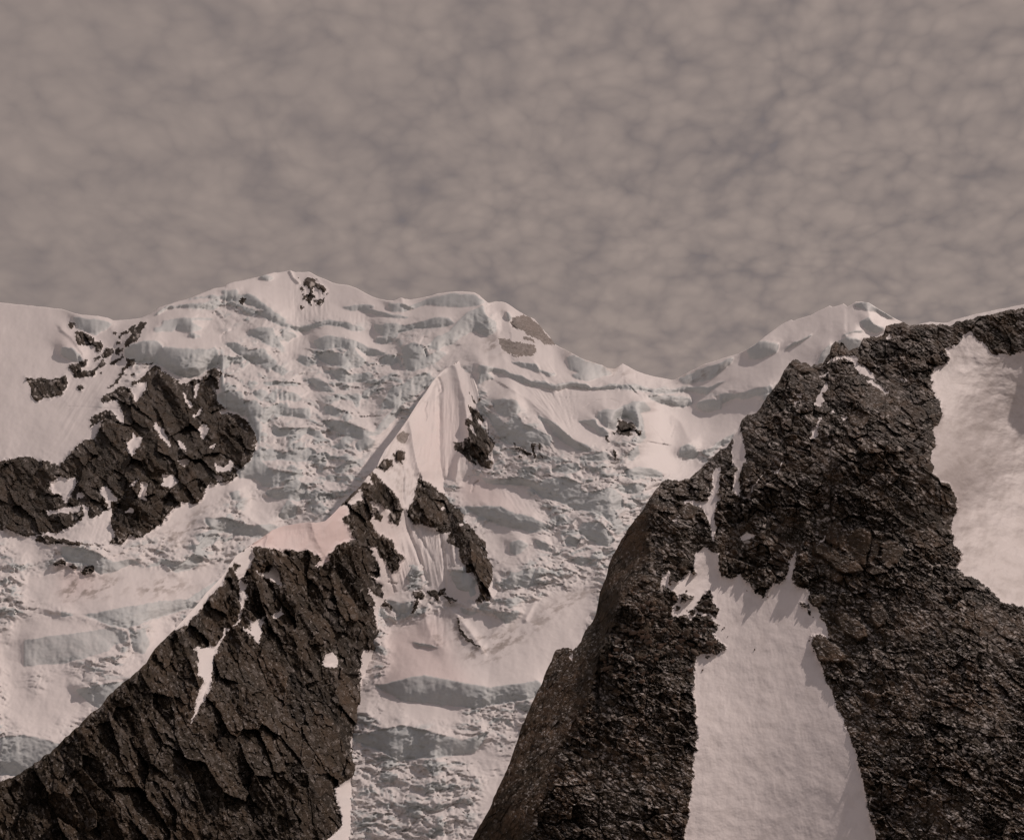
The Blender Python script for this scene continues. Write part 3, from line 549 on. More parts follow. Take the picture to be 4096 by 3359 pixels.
    # crevasse lines
    for cl, w, a in (('R2 60,1010 110,1040 160,1090', 4, 7), ('R2 0,1040 80,1040 150,1060', 4, 9), ('R2 540,1330 700,1325 820,1325', 4, 10), ('R1 1100,1370 1160,1330 1130,1290 60,1240', 3, 4),
                     ('R2 1180,740 1190,780 1200,812', 5, 16), ('R3 630,1245 720,1190 850,1178 920,1200', 3.5, 10), ('R3 1190,1400 1290,1530 1300,1560', 3, 7),
                     ('R3 1160,1540 1250,1555 1355,1568', 3.5, 10), ('R3 1345,1330 1360,1420', 2.5, 4), ('R3 1390,1410 1360,1500', 3, 7), ('R3 340,1160 520,1165 640,1160', 2.5, 5),
                     ('R3 820,930 960,960 960,1090', 4, 6), ('R3 1060,960 1080,1060', 3, 5), ('R1 1370,690 1365,640 1460,590', 5, 12), ('R1 1710,205 1780,230 1850,230 1940,245', 2.5, 6),
                     ('R6 1580,270 1600,200 1640,180', 5, 12), ('R3 1160,1010 1290,1040 1440,1050', 3, 6), ('R7 0,1140 120,1135 300,1145', 3, 7), ('R3 40,500 10,545 60,590', 3, 9)):
        D += crest(U+2.5*n2, V+2.5*n1, cl, w*1.3, 1.0)*q*a
    # fluted fans of snow: fine ribs converging along the fall line
    def fan(poly, apex, freq, a, seed, soft=20, lam=90):
        ax, ay = pl(apex)[0]; m = samp(maskof([poly], soft), U, V); th = np.arctan2(U-ax, V-ay); r = np.hypot(U-ax, V-ay)
        f = fbm((th*freq).astype(f32), (r/lam).astype(f32), 1.0, 3, seed, .7); return -a*m*f*q
    D += fan('R2 40,330 60,560 330,520 380,420 300,200 100,180', 'S 1230,200', 105, 8.5, 71, 12)
    D += fan('R2 300,430 700,460 780,540 650,560 380,500', 'S 1260,-3000', 470, 5.5, 72, 6)
    D += fan('R3 -80,1040 200,1070 400,1110 560,1080 570,1500 500,1500 300,1320 100,1180', 'R3 575,1600', 24, 5.0, 73, 12)
    D += fan('R3 0,780 200,830 450,950 480,1030 200,1010 -100,940', 'S 3400,3600', 240, 3.2, 74, 8)
    D += fan('R2 30,620 250,600 200,700 60,860 0,860', 'R2 40,1000', 9, 4, 75, 8)
    D += fan('R6 1650,-250 1780,-260 2117,30 2117,160 1800,150', 'S 1200,1000', 120, 5, 76, 10)
    D += fan('R7 -120,230 60,250 330,520 200,490 0,400', 'S 1900,1700', 40, 4.5, 77, 8)
    D += fan('R1 190,740 300,740 280,880 190,880', 'S 420,300', 110, 3.0, 78, 6)
    D += fan('R1 12,1000 330,740 520,840 300,1240 12,1560', 'S 1500,-300', 150, 2.6, 79, 14, 140)
    D += fan('R5 30,600 430,440 430,560 320,700', 'S 900,600', 150, 2.2, 80, 8)
    D += fan('R6 1140,1290 1440,1290 1400,1600 1180,1560', 'S 1750,1300', 100, 3.2, 81, 12)
    D += fan('R3 1160,1300 1480,1340 1500,1560 1180,1540', 'S 2600,600', 80, 1.4, 82, 10)
    for cr, w, a, w2 in (('R6 1440,1290 1560,1440 1660,1580', 60, 26, 30), ('R6 1820,1400 1700,1540', 30, 12, 50), ('R6 1180,1300 1240,1500 1330,1590', 60, 16, 60),
                     ('R3 1130,1180 1200,1250 1360,1300 1450,1380 1500,1500 1600,1600', 50, 26, 110), ('R3 0,1090 160,1180 360,1370 480,1470 570,1540', 30, 22, 110),
                     ('R1 1950,90 1975,150 2020,190', 14, 14, 10), ('R1 1500,140 1700,140 1780,180', 50, 8, 40), ('R2 985,320 1000,370 1060,400', 16, 14, 26),
                     ('R2 1870,362 1890,470 1900,560', 60, 18, 110), ('R2 1640,295 1720,363', 12, 10, 40), ('R2 40,88 70,150 120,190', 12, 12, 16),
                     ('R6 500,30 700,-120 860,-260', 30, 14, 60), ('R4 1250,430 1330,560 1400,600', 60, 14, 40), ('R7 220,1180 130,1350', 22, 10, 20), ('R5 560,1450 300,1360 130,1315', 30, 10, 70),
                     ('R1 12,590 100,660 190,790 200,860', 16, 18, 40), ('R5 1760,600 1500,420 1560,300', 30, 14, 30), ('R2 1790,1430 1990,1250 1790,650', 40, 10, 60)):
        D -= crest(U, V, cr, w, 1.0, w2)*q*a
    # rock: stands proud of the snow, ribbed and blocky
    ru, rv = rot(U+6*n1, V+6*n2, 52); k1, t1, _ = cells(ru/44, rv/22, 91, 1.7, .35); k2, t2, _ = cells(ru/17, rv/11, 92, 1.7, .3)
    rr = fbm(ru*.45, rv, 60, 5, 93, .55, True)
    k0, t0, _ = cells(ru/120, rv/60, 90, 1.8, .5)
    D -= rkm*q*(14+k0*26*np.minimum(rkw*1.5, 1)+k1*6.5+k2*2.6+9*rr+1.2*fbm(U, V, 9, 3, 94))
    for cr, w, a, w2 in (('R1 820,905 870,1010 980,1150 1060,1290 1090,1400', 40, 34, 110), ('R1 1560,1330 1400,1420 1200,1560 1000,1694 R5 800,60', 60, 26, 60),
                     ('R5 1500,60 1100,200 900,300', 70, 22, 40), ('R1 480,1350 560,1560 620,1694 R5 550,200', 40, 22, 60), ('R1 840,1320 960,1500 1080,1694', 40, 18, 60), ('R5 700,100 620,360 760,460', 50, 20, 50),
                     ('R1 500,1220 700,1330 820,1500 700,1640', 50, 20, 50)):
        D -= crest(U+8*n2, V+8*n1, cr, w, 1.0, w2)*q*a*rkw
    for cr, w, a in (('R1 1040,1080 1150,1320 1220,1560 R5 1050,80 950,290 860,400 850,520', 36, 30), ('R1 640,1660 R5 590,100 540,330 440,500', 30, 24), ('R1 870,1100 1000,1400 1180,1694', 26, 14)):
        D += crest(U+8*n2, V+8*n1, cr, w, 1.0)*q*a*rkw
    D -= iym*q*(3+4*fbm(ru*.5, rv, 26, 4, 95, .6))
    # debris on the ice
    dz = maskof(['R5 950,600 1300,360 1480,260 1300,420 1150,560 1060,680 960,760 700,720 860,640', 'R5 12,1000 200,960 480,1000 600,1080 300,1160 12,1200',
                 'R5 640,1080 900,1000 1200,1040 900,1140 640,1160', 'R7 -300,1500 100,1400 420,1180 760,1040 740,1120 500,1240 250,1420 0,1600 -100,1694 -400,1694',
                 'R3 1300,1010 1500,960 1880,840 1800,940 1480,1060', 'R1 850,890 960,960 1100,996 1200,975 1290,920 1290,945 1190,1010 1000,1010 860,930',
                 'R2 1650,700 1800,640 1840,760 1800,830 1700,760', 'R3 40,1540 300,1560 300,1694 0,1694', 'R3 840,1480 1060,1480 1080,1560 900,1560',
                 'R6 1180,1060 1480,1100 1480,1220 1180,1200', 'R6 1230,1380 1360,1480 1330,1600 1250,1520', 'R6 1380,1300 1500,1320 1600,1560 1500,1600 1420,1480', 'R2 1820,1150 1950,1190 1900,1320 1850,1250',
                 'R3 600,700 1000,930 1000,1050 700,860 400,760', 'R2 1500,1000 1650,1180 1620,1200 1540,1080'], 14)
    gri = samp(dz, uw, vw)*sstep(-.15, .35, fbm(rot(U, V, -28)[0]*.5, rot(U, V, -28)[1], 30, 5, 97, .65))*.85+.10*sstep(.25, .6, fbm(U, V, 60, 5, 98, .6))*amp+.3*sstep(.5, 1, rkw*(1-rkm))
    pk = samp(maskof(['R6 1440,130 1660,150 2117,480 1900,440 1500,380', 'R6 860,1430 1300,1290 1440,1700 S 1900,2760 1500,2760', 'R5 12,740 400,1050 12,1200', 'R1 12,590 180,760 12,740'], 30), U, V)*.55
    ice = np.clip(sstep(.25, .8, Mf), 0, 1)*.9+.14*amp  # bare ice, and the cool tint of the traced shade painted in
    P = pos(U, V, D)
    Uc = (uw[1:, 1:]+uw[:-1, :-1])*.5; Vc = (vw[1:, 1:]+vw[:-1, :-1])*.5
    ids = near(lab, Uc, Vc)
    # large ice walls and the parts of the massif
    walls = [('sheer grey ice cliff overhanging the left rock buttress', [0]), ('long shaded ice step curving below the summit rocks', [25+0]),
             ]
    reg = np.ones((RH, RW), np.int32)
    raster(pl('R3 1395,900 1395,1030 1800,1040 2100,1100 R4 300,1150 S 5000,1800 5000,1000 2700,1000'), reg, 2)
    raster(pl('R1 1560,1080 1400,830 1380,700 1600,560 2117,620 R2 400,640 900,760 1300,500 1780,480 1780,640 1500,860 1200,1100 900,1400 700,1694 R5 2117,0 2117,500 1600,740 1400,900 1000,1400 740,1694 S 200,3560 -700,3560 -700,2150 R5 12,640 310,716 520,710 700,650 900,470 1230,215 1500,90 R1 1640,1694 1680,1560'), reg, 3)
    raster(pl('R6 1500,0 1700,150 1840,600 1860,900 1740,1220 1080,1310 760,1310 820,1694 S 1500,3560 2600,3560 2600,1960 R3 1700,1560 1100,1540 740,1290 330,1390 60,1180 -420,1100'), reg, 4)
    rg = near(reg, Uc, Vc); ids = np.where(ids == 0, rg, ids)
    tab[1] = ('snow_mountain', 'wide snow mountain with a low pointed summit along the skyline', None, None, 'structure', SNOW, True)
    tab[2] = ('snow_peak', 'smooth rounded snow dome at right, behind the dark ridge', None, None, 'structure', SNOW, True)
    tab[3] = ('icefall', 'broken blue grey glacier between left buttress and central spur', None, None, 'structure', SNOW, True)
    tab[4] = ('glacier', 'tumbled glacier basin between central spur and right ridge', None, None, 'structure', SNOW, True)
    CL = [(0, 'sheer grey ice cliff overhanging the left rock buttress'), (1, 'flat grey ice step high on the left shoulder'), (11, 'dark grey ice block right of the hanging ice cliff'),
          (18, 'rounded dirty ice tower at the right corner of the left buttress'), (25, 'arched ice cliff in the middle of the upper icefall'), (26, 'heavy shaded ice block directly under the arched cliff'),
          (55, 'rounded boulder-like ice bulge right of the central spur'), (57, 'shaded icefall wall beside the upper right of the central spur'), (59, 'long thin ice step running below the skyline col'),
          (66, 'deep shaded ice hollow above the black rock island'), (87, 'smooth grey ice wall at the lower left glacier edge'), (96, 'grey ice cliff under the pink snow lens right of the spur'),
          (107, 'broad shaded ice wall in the basin left of the dark ridge'), (108, 'smooth rounded ice boss beside the left edge of the dark ridge')]
    cl = np.zeros((RH, RW), np.int32)
    for i, label in CL:
        raster(pl(ICE_SHADE_A[i][0]), cl, 200+i)
        tab[200+i] = ('ice_cliff', label, 'ice cliff', 'ice cliffs of the glacier', None, SNOW, True)
    cc = near(cl, Uc, Vc); ids = np.where((cc > 0) & (ids < 10), cc, ids)
    fk = sstep(.34, .42, fbm(ru*.5, rv*1.3, 15, 4, 99, .6))*sstep(.97, .6, rkw)*rkm
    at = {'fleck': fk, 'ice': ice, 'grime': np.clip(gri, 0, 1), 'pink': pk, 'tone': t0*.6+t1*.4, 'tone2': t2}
    P, ids, at = with_back(U, V, P, at, ids)
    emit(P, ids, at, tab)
    return base
build_massif()

# ================================================================== the central spur: rock buttress, pink snow cap, fluted snow face
SKY_B = ('S -1700,3900 -900,3600 -300,3300 200,3010 480,2740 R5 740,1694 800,1600 870,1530 930,1470 980,1420 1080,1310 1180,1200 1240,1120 1330,1030 1390,960 1430,890 1480,820 1560,755 1640,700 '
 '1720,650 1800,590 1900,555 2010,535 R6 0,553 100,538 200,525 260,530 340,515 380,480 440,420 500,350 560,290 640,220 690,150 740,90 780,55 R2 800,1694 850,1600 910,1530 980,1430 1040,1345 1130,1200 '
 '1190,1120 1240,1040 1290,980 1350,920 1420,885 1480,850 1530,830 1580,900 1640,1090 1690,1220 1760,1400 1800,1560 S 2010,1830 2080,1990 2140,2200')
ROCKS_B = [
 ('slender dark rock rib high on the right side of the snow face', ['R2 1550,1225 1610,1260 1680,1300 1720,1350 1760,1420 1780,1500 1800,1580 1760,1610 1720,1640 1700,1694 R6 1740,0 1760,20 1787,70 1762,137 1680,100 1640,130 1640,80 1600,20 1545,0 R2 1500,1640 1440,1600 1428,1540 1500,1530 1520,1515 1570,1500 1560,1450 1540,1400 1520,1380 1540,1325 1580,1360 1568,1290', 'R2 1650,1290 1690,1290 1700,1330 1660,1330']),
 ('two small rock teeth above the slender dark rib', ['R2 1632,1168 1682,1180 1692,1232 1650,1222', 'R2 1650,1235 1690,1250 1680,1290 1655,1270', 'R2 1538,1110 1562,1120 1557,1142', 'R2 1578,1148 1622,1212 1600,1202']),
 ('large dark rock rib at the right foot of the fluted snow face', ['R6 1135,143 1210,195 1300,250 1380,300 1410,340 1480,400 1540,460 1600,500 1640,570 1620,620 1720,680 1800,760 1840,810 1830,900 1790,960 1760,1000 1730,1080 1740,1182 1700,1222 1610,1192 1650,1130 1640,1060 1600,990 1530,940 1500,900 1480,830 1470,740 1420,720 1370,690 1375,640 1400,600 1360,612 1310,612 1290,565 1210,572 1140,535 1090,542 1040,480 1040,400 1080,340 1095,300 1110,230']),
 ('broad dark rock buttress under the pink snow cap', ['R6 740,88 800,160 870,220 940,290 980,370 1000,412 970,480 970,545 920,540 870,480 880,430 840,400 780,370 730,340 740,440 730,520 760,560 790,620 830,640 890,670 920,720 940,770 1022,830 960,850 980,890 960,942 900,957 850,890 850,850 800,820 780,760 720,740 750,800 790,860 820,920 800,960 820,985 760,992 720,960 760,1010 820,1080 837,1130 830,1172 780,1150 700,1090 740,1160 770,1230 740,1240 760,1310 790,1420 822,1460 820,1550 760,1622 660,1612 640,1690 S 1440,2760 1500,2850 1400,2960 1450,3080 1340,3150 1370,3300 1250,3420 1200,3600 -900,3600 -900,3000 300,2500 1000,2000 1500,1800']),
 ('small oval rock island at the top left of the fluted snow', ['R6 740,400 780,400 822,480 815,532 760,500 743,445']),
 ('dark rock crag on the crest where the snow edge begins', ['R2 908,1640 980,1608 1032,1640 1020,1682 960,1694 918,1682', 'R6 770,60 830,8 900,-5 922,50 870,62 852,102 820,72', 'R6 960,-10 1000,0 1000,30 970,20']),
 ('tiny dark rock on the upper edge of the pink snow cap', ['R6 475,500 490,484 510,490 505,520 482,522']),
]
PATCH_B = [
 ('smooth pink snow cap crowning the central rock buttress', ['R5 1500,500 1610,737 1700,735 1800,752 1950,767 2060,760 R6 0,765 100,772 200,765 240,790 290,820 305,850 270,880 250,892 312,905 330,880 385,852 360,800 420,772 430,725 540,700 582,670 560,610 550,560 490,520 480,490 560,460 550,420 522,388 450,380 340,480 200,480 0,500', 'R6 520,388 560,330 640,245 667,290 655,352 610,350 560,385']),
 ('small white snow edge on the crest above the pink cap', ['R6 660,200 690,140 712,133 742,182 747,217 722,192']),
 ('long snow strip along the left edge of the central buttress', ['R5 1625,735 1642,800 1610,900 1580,962 1510,1000 1488,950 1530,880 1478,870 1440,920 1390,1032 1330,1092 1260,1172 1180,1262 1100,1352 1090,1392 1000,1422 930,1440 1100,1230 1300,1000 1480,790']),
 ('narrow snow gully winding down the left part of the buttress', ['R5 1510,1000 1522,1050 1500,1040 1520,1060 1540,1100 1518,1170 1530,1250 1530,1290 1490,1380 1430,1440 1440,1420 1385,1415 1390,1460 1330,1562 1250,1694 S 800,2760 760,2900 840,2760 R5 1300,1694 1342,1590 1410,1450 1500,1390 1545,1310 1552,1250 1582,1160 1562,1100 1592,1050 1570,1040']),
 ('flared snow patch at the bottom of the left gully', ['R5 1138,1590 1170,1580 1230,1592 1280,1568 1340,1573 1280,1694 S 820,2720 790,2700 R5 1180,1694 1160,1640']),
 ('wing shaped snow patch in the upper middle of the central buttress', ['R5 1673,943 1770,957 1790,903 1832,920 1862,980 1887,1067 1800,1022 1700,987']),
 ('forked snow patch in the centre of the central buttress', ['R5 1568,1318 1640,1362 1720,1330 1752,1318 1702,1400 1702,1472 1680,1562 1630,1492 1570,1452 1543,1400 1620,1442 1608,1380']),
 ('little triangular snow scrap right of the forked patch', ['R5 1788,1300 1840,1292 1870,1228 1892,1300 1820,1342']),
 ('white snow block sitting at the lower right foot of the buttress', ['R6 330,1660 370,1628 400,1630 455,1694 S 1350,2670 1290,2660']),
 ('thin snow wedge between the two right hand rock fingers', ['R6 715,738 780,745 790,820 850,860 860,930 820,930 780,850']),
 ('little snow wedge at the right foot of the buttress', ['R6 697,1088 780,1150 838,1175 820,1240 770,1232 735,1160']),
 ('pale snow streak across the slender dark rib', ['R2 1558,1400 1592,1408 1628,1492 1590,1462']),
 ('small snow streak above it on the slender dark rib', ['R2 1608,1338 1650,1350 1702,1440 1660,1402']),
 ('white snow speck high in the middle of the large right rib', ['R6 1320,395 1345,388 1360,405 1345,435 1325,425']),
 ('lower white snow speck near the outer edge of the large right rib', ['R6 1490,532 1508,530 1522,557 1495,550']),
]
def build_spur():
    nc, nr = 860, 640
    u = np.concatenate([np.linspace(-1700, -640, 60)[:-1], np.linspace(-640, 2120, nc)]); nc = len(u); vt = interp(SKY_B, u)
    rag = 5*fbm(u[None].astype(f32), 0*u[None].astype(f32), 26, 4, 103)[0]+np.where(u < 590, 1, 0)*(22*fbm(u[None].astype(f32), 0*u[None].astype(f32), 170, 4, 104)[0]+6*np.abs(cells(u[None].astype(f32)/36, 0*u[None].astype(f32)+.5, 105)[0][0]))
    rockedge = np.where((u < 1010) | ((u > 1360) & (u < 1500)), 1.0, 0.0)*np.where((u > 705) & (u < 930), .3, 1)
    vt = vt+rag*rockedge
    s = (np.linspace(0, 1, nr)[:, None])**1.08; U = np.repeat(u[None], nr, 0).astype(f32); V = (vt[None]+(np.maximum(3570, vt[None]+300)-vt[None])*s).astype(f32)
    T = tps([(1839, 1430, .992), (1735, 1517, .955), (1631, 1668, .90), (1541, 1819, .865), (1471, 1911, .835), (1301, 2083, .80), (1137, 2102, .78), (1000, 2187, .765), (703, 2511, .745),
             (590, 2640, .74), (200, 3000, .72), (-600, 3500, .70), (1919, 1560, .982), (1985, 1796, .98), (1975, 1885, .985), (1778, 2019, .972), (1849, 2105, .975), (1943, 2241, .98), (1975, 2400, .985),
             (1801, 2425, .998), (1750, 2330, .985), (1652, 2462, .998), (1556, 2460, 1.012), (1556, 2572, 1.012), (1500, 2680, 1.012), (1440, 3000, 1.012), (1440, 3500, 1.012), (1480, 2500, .965), (1460, 2600, .965), (1390, 2700, .95), (1350, 3000, .94), (1700, 2640, 1.05), (1750, 3000, 1.09), (2060, 2450, 1.03), (2110, 2200, 1.04),
             (2080, 1950, 1.05), (2050, 1700, 1.03), (2030, 1790, 1.02), (2032, 1880, 1.02), (1811, 1975, 1.0), (1882, 2040, 1.0), (1930, 2105, 1.0), (2025, 2218, 1.002), (1612, 2123, .945), (1423, 2312, .90), (1200, 2500, .85), (1000, 2640, .815), (1000, 3100, .83), (1754, 2218, .975), (1683, 1901, .935), (1760, 1700, .955), (1850, 1750, .972)])
    ref = plane(V, .62, 3000)*TA(U, V); base = ref*T(U, V); q = base/FOC*1.6
    uw, vw = warp(U, V, 8, 55, 111); uf, vf = warp(U, V, 6.5, 17, 121); uw += uf-U; vw += vf-V
    lab = np.zeros((RH, RW), np.int32); rk = np.zeros((RH, RW), f32); tab = {}; k = 10
    for label, polys in ROCKS_B:
        for p in polys: raster(pl(p), lab, k); raster(pl(p), rk, 1.0)
        tab[k] = ('rock_buttress' if 'broad' in label else 'rock_outcrop', label, 'rock outcrop', 'rock outcrops of the central spur', None, ROCK_SPUR, False); k += 1
    for label, polys in ICYROCK_B:
        for p in polys: raster(pl(p), lab, k)
        tab[k] = ('icy_rock_face', label, 'rock face', 'tan icy rock faces', None, ICYROCK, True); k += 1
    for i, (label, polys) in enumerate(PATCH_B):
        for p in polys: raster(pl(p), lab, k); raster(pl(p), rk, 0.0)
        tab[k] = ('snowfield' if i == 0 else 'snow_patch', label, 'snow patch', 'snow patches on the central spur', None, SNOW, True); k += 1
    raster(pl(ROCKS_B[-1][1][0]), lab, 16)
    rkm = samp(blur(rk, 4), uw, vw); rkw = samp(blur(rk, 22), U, V)
    edge = np.clip((V-vt[None])/24.0, 0, 1)        # keep the crest line itself in place
    n1 = fbm(U, V, 60, 4, 131, .55); n2 = fbm(U, V, 22, 4, 133, .55)
    D = base.copy()
    D -= q*(7*fbm(U, V, 260, 4, 134, .45)+1.0*fbm(U, V, 30, 4, 135, .5))*edge
    for cr, w, a, w2 in (('R2 1420,890 1300,960 1255,1015 1200,1130 1100,1250 1040,1335 960,1440 880,1560 850,1650', 70, 10, 16), ('R2 1440,890 1470,1000 1490,1100 1520,1180 1535,1320 1560,1500 R6 1470,0 1440,180', 40, 26, 90),
                     ('R2 1040,1335 1070,1440 1085,1560 1110,1694 R6 1140,100', 40, 26, 80), ('R6 750,60 800,160 900,250 1000,400', 60, 14, 20), ('R2 850,1660 900,1560 910,1500 980,1430', 40, 7, 20),
                     ('R6 225,535 250,640 310,760 380,850', 30, 5, 46), ('R6 480,520 475,640 460,710', 26, 3, 26), ('R5 1760,640 1740,720', 20, 8, 26), ('R5 1640,700 1700,660 1760,620', 10, 6, 30),
                     ('R6 1300,240 1350,300 1400,340', 20, 8, 20), ('R6 1410,720 1440,880 1530,940', 24, 10, 24), ('R2 1530,830 1580,960 1650,1180', 26, 14, 14)):
        D -= crest(U+2*n2, V+2*n1, cr, w, 1.0, w2)*q*a*1.5
    for cr, w, a in (('R2 1300,1100 1305,1300 1312,1694 R6 1330,120 1390,290', 14, 15), ('R6 990,0 1000,180 1003,400 1025,540 1060,650 1110,770 1160,900 1210,1060', 10, 14), ('R6 1300,560 1340,800 1355,1080', 9, 10),
                     ('R6 1090,560 1160,680 1250,850', 7, 7), ('R6 1060,300 1100,250', 8, 10), ('R6 800,760 880,980 970,1210', 6, 5), ('R2 1170,1200 1200,1210 1180,1260 1200,1330 1190,1360', 4, 8),
                     ('R2 1300,1000 1320,1050 1330,1110 1300,1140', 6, 14), ('R2 1135,1370 1150,1420', 4, 5), ('R6 870,1030 945,1045', 3.5, 8), ('R6 400,640 700,150', 6, 0)):
        D += crest(U+2*n2, V+2*n1, cr, w*1.5, 1.0)*q*a
    def fan(poly, apex, freq, a, seed, soft=20, lam=150):
        ax, ay = pl(apex)[0]; m = samp(maskof([poly], soft), U, V); th = np.arctan2(U-ax, (V-ay)); r = np.hypot(U-ax, V-ay)
        f = fbm((th*freq).astype(f32), (r/lam).astype(f32), 1.0, 3, seed, .7); return -a*m*f*q*(1-rkm)
    D += fan('R6 760,40 1000,-100 1130,160 1080,300 1010,400 1000,380', 'R6 1010,560', 20, 5, 171, 10)
    D += fan('R6 740,350 1000,480 1380,560 1470,740 1520,940 1340,1090 1080,1100 830,1100 740,560', 'S 2250,4900', 250, 3.6, 172, 16)
    D += fan('R6 1100,540 1390,600 1480,760 1500,900 1360,1000 1200,760', 'S 1850,4200', 180, 4, 173, 16)
    D += fan('R2 1150,1100 1480,1050 1540,1694 R6 1440,150 1300,200 1150,130 R2 1110,1694 1080,1400', 'S 1790,600', 95, 3.0, 174, 20)
    D += fan('R2 1540,900 1640,1100 1650,1200 1540,1100', 'S 1800,900', 80, 3, 175, 8)
    D += fan('R5 1750,600 2117,560 R6 500,560 420,720 0,740', 'S 1250,600', 60, 1.6, 176, 16)
    k0, t0, _ = cells(rot(U+6*n1, V+6*n2, 62)[0]/170, rot(U+6*n1, V+6*n2, 62)[1]/70, 140, 1.9, .5)
    ru, rv = rot(U+5*n1, V+5*n2, 62); k1, t1, _ = cells(ru/56, rv/28, 141, 1.8, .35); k2, t2, _ = cells(ru/21, rv/13, 142, 1.8, .3); k3, t3, _ = cells(U/8, V/8, 143, 1.6, .3)
    rr = fbm(ru*.4, rv, 90, 5, 144, .55, True)
    D -= rkm*edge*q*(7+k0*30*np.minimum(rkw*1.3, 1)+k1*8+k2*4.0+k3*1.5+8*rr+1.0*fbm(U, V, 8, 3, 145))
    for cr, w, a, w2 in (('R6 0,1100 160,1330 270,1500 350,1694 S 1400,2900', 60, 26, 60), ('R6 560,460 620,800 760,1230 800,1500', 50, 26, 50), ('R6 420,740 560,1000 680,1250 740,1560', 40, 18, 60),
                     ('R5 1650,960 1640,1100 1560,1320 1520,1420', 60, 18, 50), ('R5 1480,1440 1560,1600 1680,1694', 60, 22, 60), ('R5 2117,1060 R6 20,1200 80,1500', 80, 10, 60), ('R5 1400,1050 1250,1300 1160,1450', 70, 22, 60),
                     ('R6 700,160 760,360 900,470', 30, 18, 50), ('R6 1150,160 1250,330 1300,560', 60, 18, 60), ('R6 1420,400 1560,760 1680,1150', 40, 24, 50), ('R5 1850,1100 1900,1300 2000,1500 2060,1694', 70, 20, 70)):
        D -= crest(U+9*n2, V+9*n1, cr, w, 1.0, w2)*q*a*rkw
    ice = .10*sstep(-.2, .5, n1)*(1-rkm)
    gri = samp(maskof(['R6 880,0 1010,-60 1080,240 1000,340 900,180', 'R2 920,1440 1060,1450 1060,1600 940,1640', 'R6 1230,560 1400,600 1400,900 1340,900', 'R2 1280,940 1340,1000 1320,1300 1290,1200', 'R6 1310,60 1370,200 1400,300 1340,160'], 12), uw, vw)*.5*sstep(-.2, .5, n2)
    gri = gri+.22*sstep(.4, 1, rkw)*(1-rkm)
    pk = np.clip(samp(maskof([PATCH_B[0][1][0]], 10), U, V)+.5*samp(maskof(['R6 740,350 1000,480 1000,900 1080,1100 830,1100 740,560', 'R2 1060,1350 1500,1000 R6 1400,250 1130,140'], 50), U, V), 0, 1)
    P = pos(U, V, D)
    Uc = (uw[1:, 1:]+uw[:-1, :-1])*.5; Vc = (vw[1:, 1:]+vw[:-1, :-1])*.5
    ids = near(lab, Uc, Vc); ids = np.where(ids == 0, 1, ids)
    tab[1] = ('snow_spur', 'sharp fluted snow spur rising to a pointed white crest', None, None, 'structure', SNOW, True)
    fk = sstep(.36, .44, fbm(ru*.5, rv*1.3, 15, 4, 199, .6))*sstep(.97, .6, rkw)*rkm+.45*sstep(.56, .64, fbm(ru*.5, rv*1.2, 11, 3, 198, .6))*rkm
    at = {'fleck': np.clip(fk, 0, 1), 'ice': ice, 'grime': np.clip(gri, 0, 1), 'pink': pk, 'tone': t0*.6+t1*.4, 'tone2': t2}
    P, ids, at = with_back(U, V, P, at, ids, 8, 1.6, .8)
    emit(P, ids, at, tab)
build_spur()

# ================================================================== the near dark ridge on the right, with its couloir and scree
SKY_C = ('S 1700,3700 1850,3420 1960,3230 2040,3050 2090,2900 2150,2760 R7 355,1694 372,1640 390,1612 440,1602 500,1592 538,1594 562,1580 600,1530 640,1425 680,1402 716,1340 728,1310 745,1220 760,1130 800,1030 825,960 832,900 865,820 900,760 '
 '940,680 985,610 1010,570 1060,500 1130,410 1200,300 1258,230 1280,190 1340,165 1430,190 1470,170 1520,160 1550,125 1600,80 1650,30 1690,5 R4 0,1600 45,1600 '
 '90,1540 150,1450 180,1370 230,1320 310,1300 345,1260 400,1150 450,1100 500,1040 512,1010 540,940 585,880 620,840 690,860 770,890 800,880 830,895 870,880 910,810 '
 '932,790 945,720 980,695 1005,703 1012,722 1022,705 1045,708 1070,740 1090,765 1130,760 1180,740 1192,700 1215,660 1290,660 1370,650 1395,610 1405,560 1480,540 1530,537 1560,530 1600,560 '
 '1660,560 1700,555 1780,545 1830,550 1890,540 1940,560 1990,535 2050,520 2120,500 2400,440 2700,380 3400,330 3800,200 S 5200,960 6200,1180')
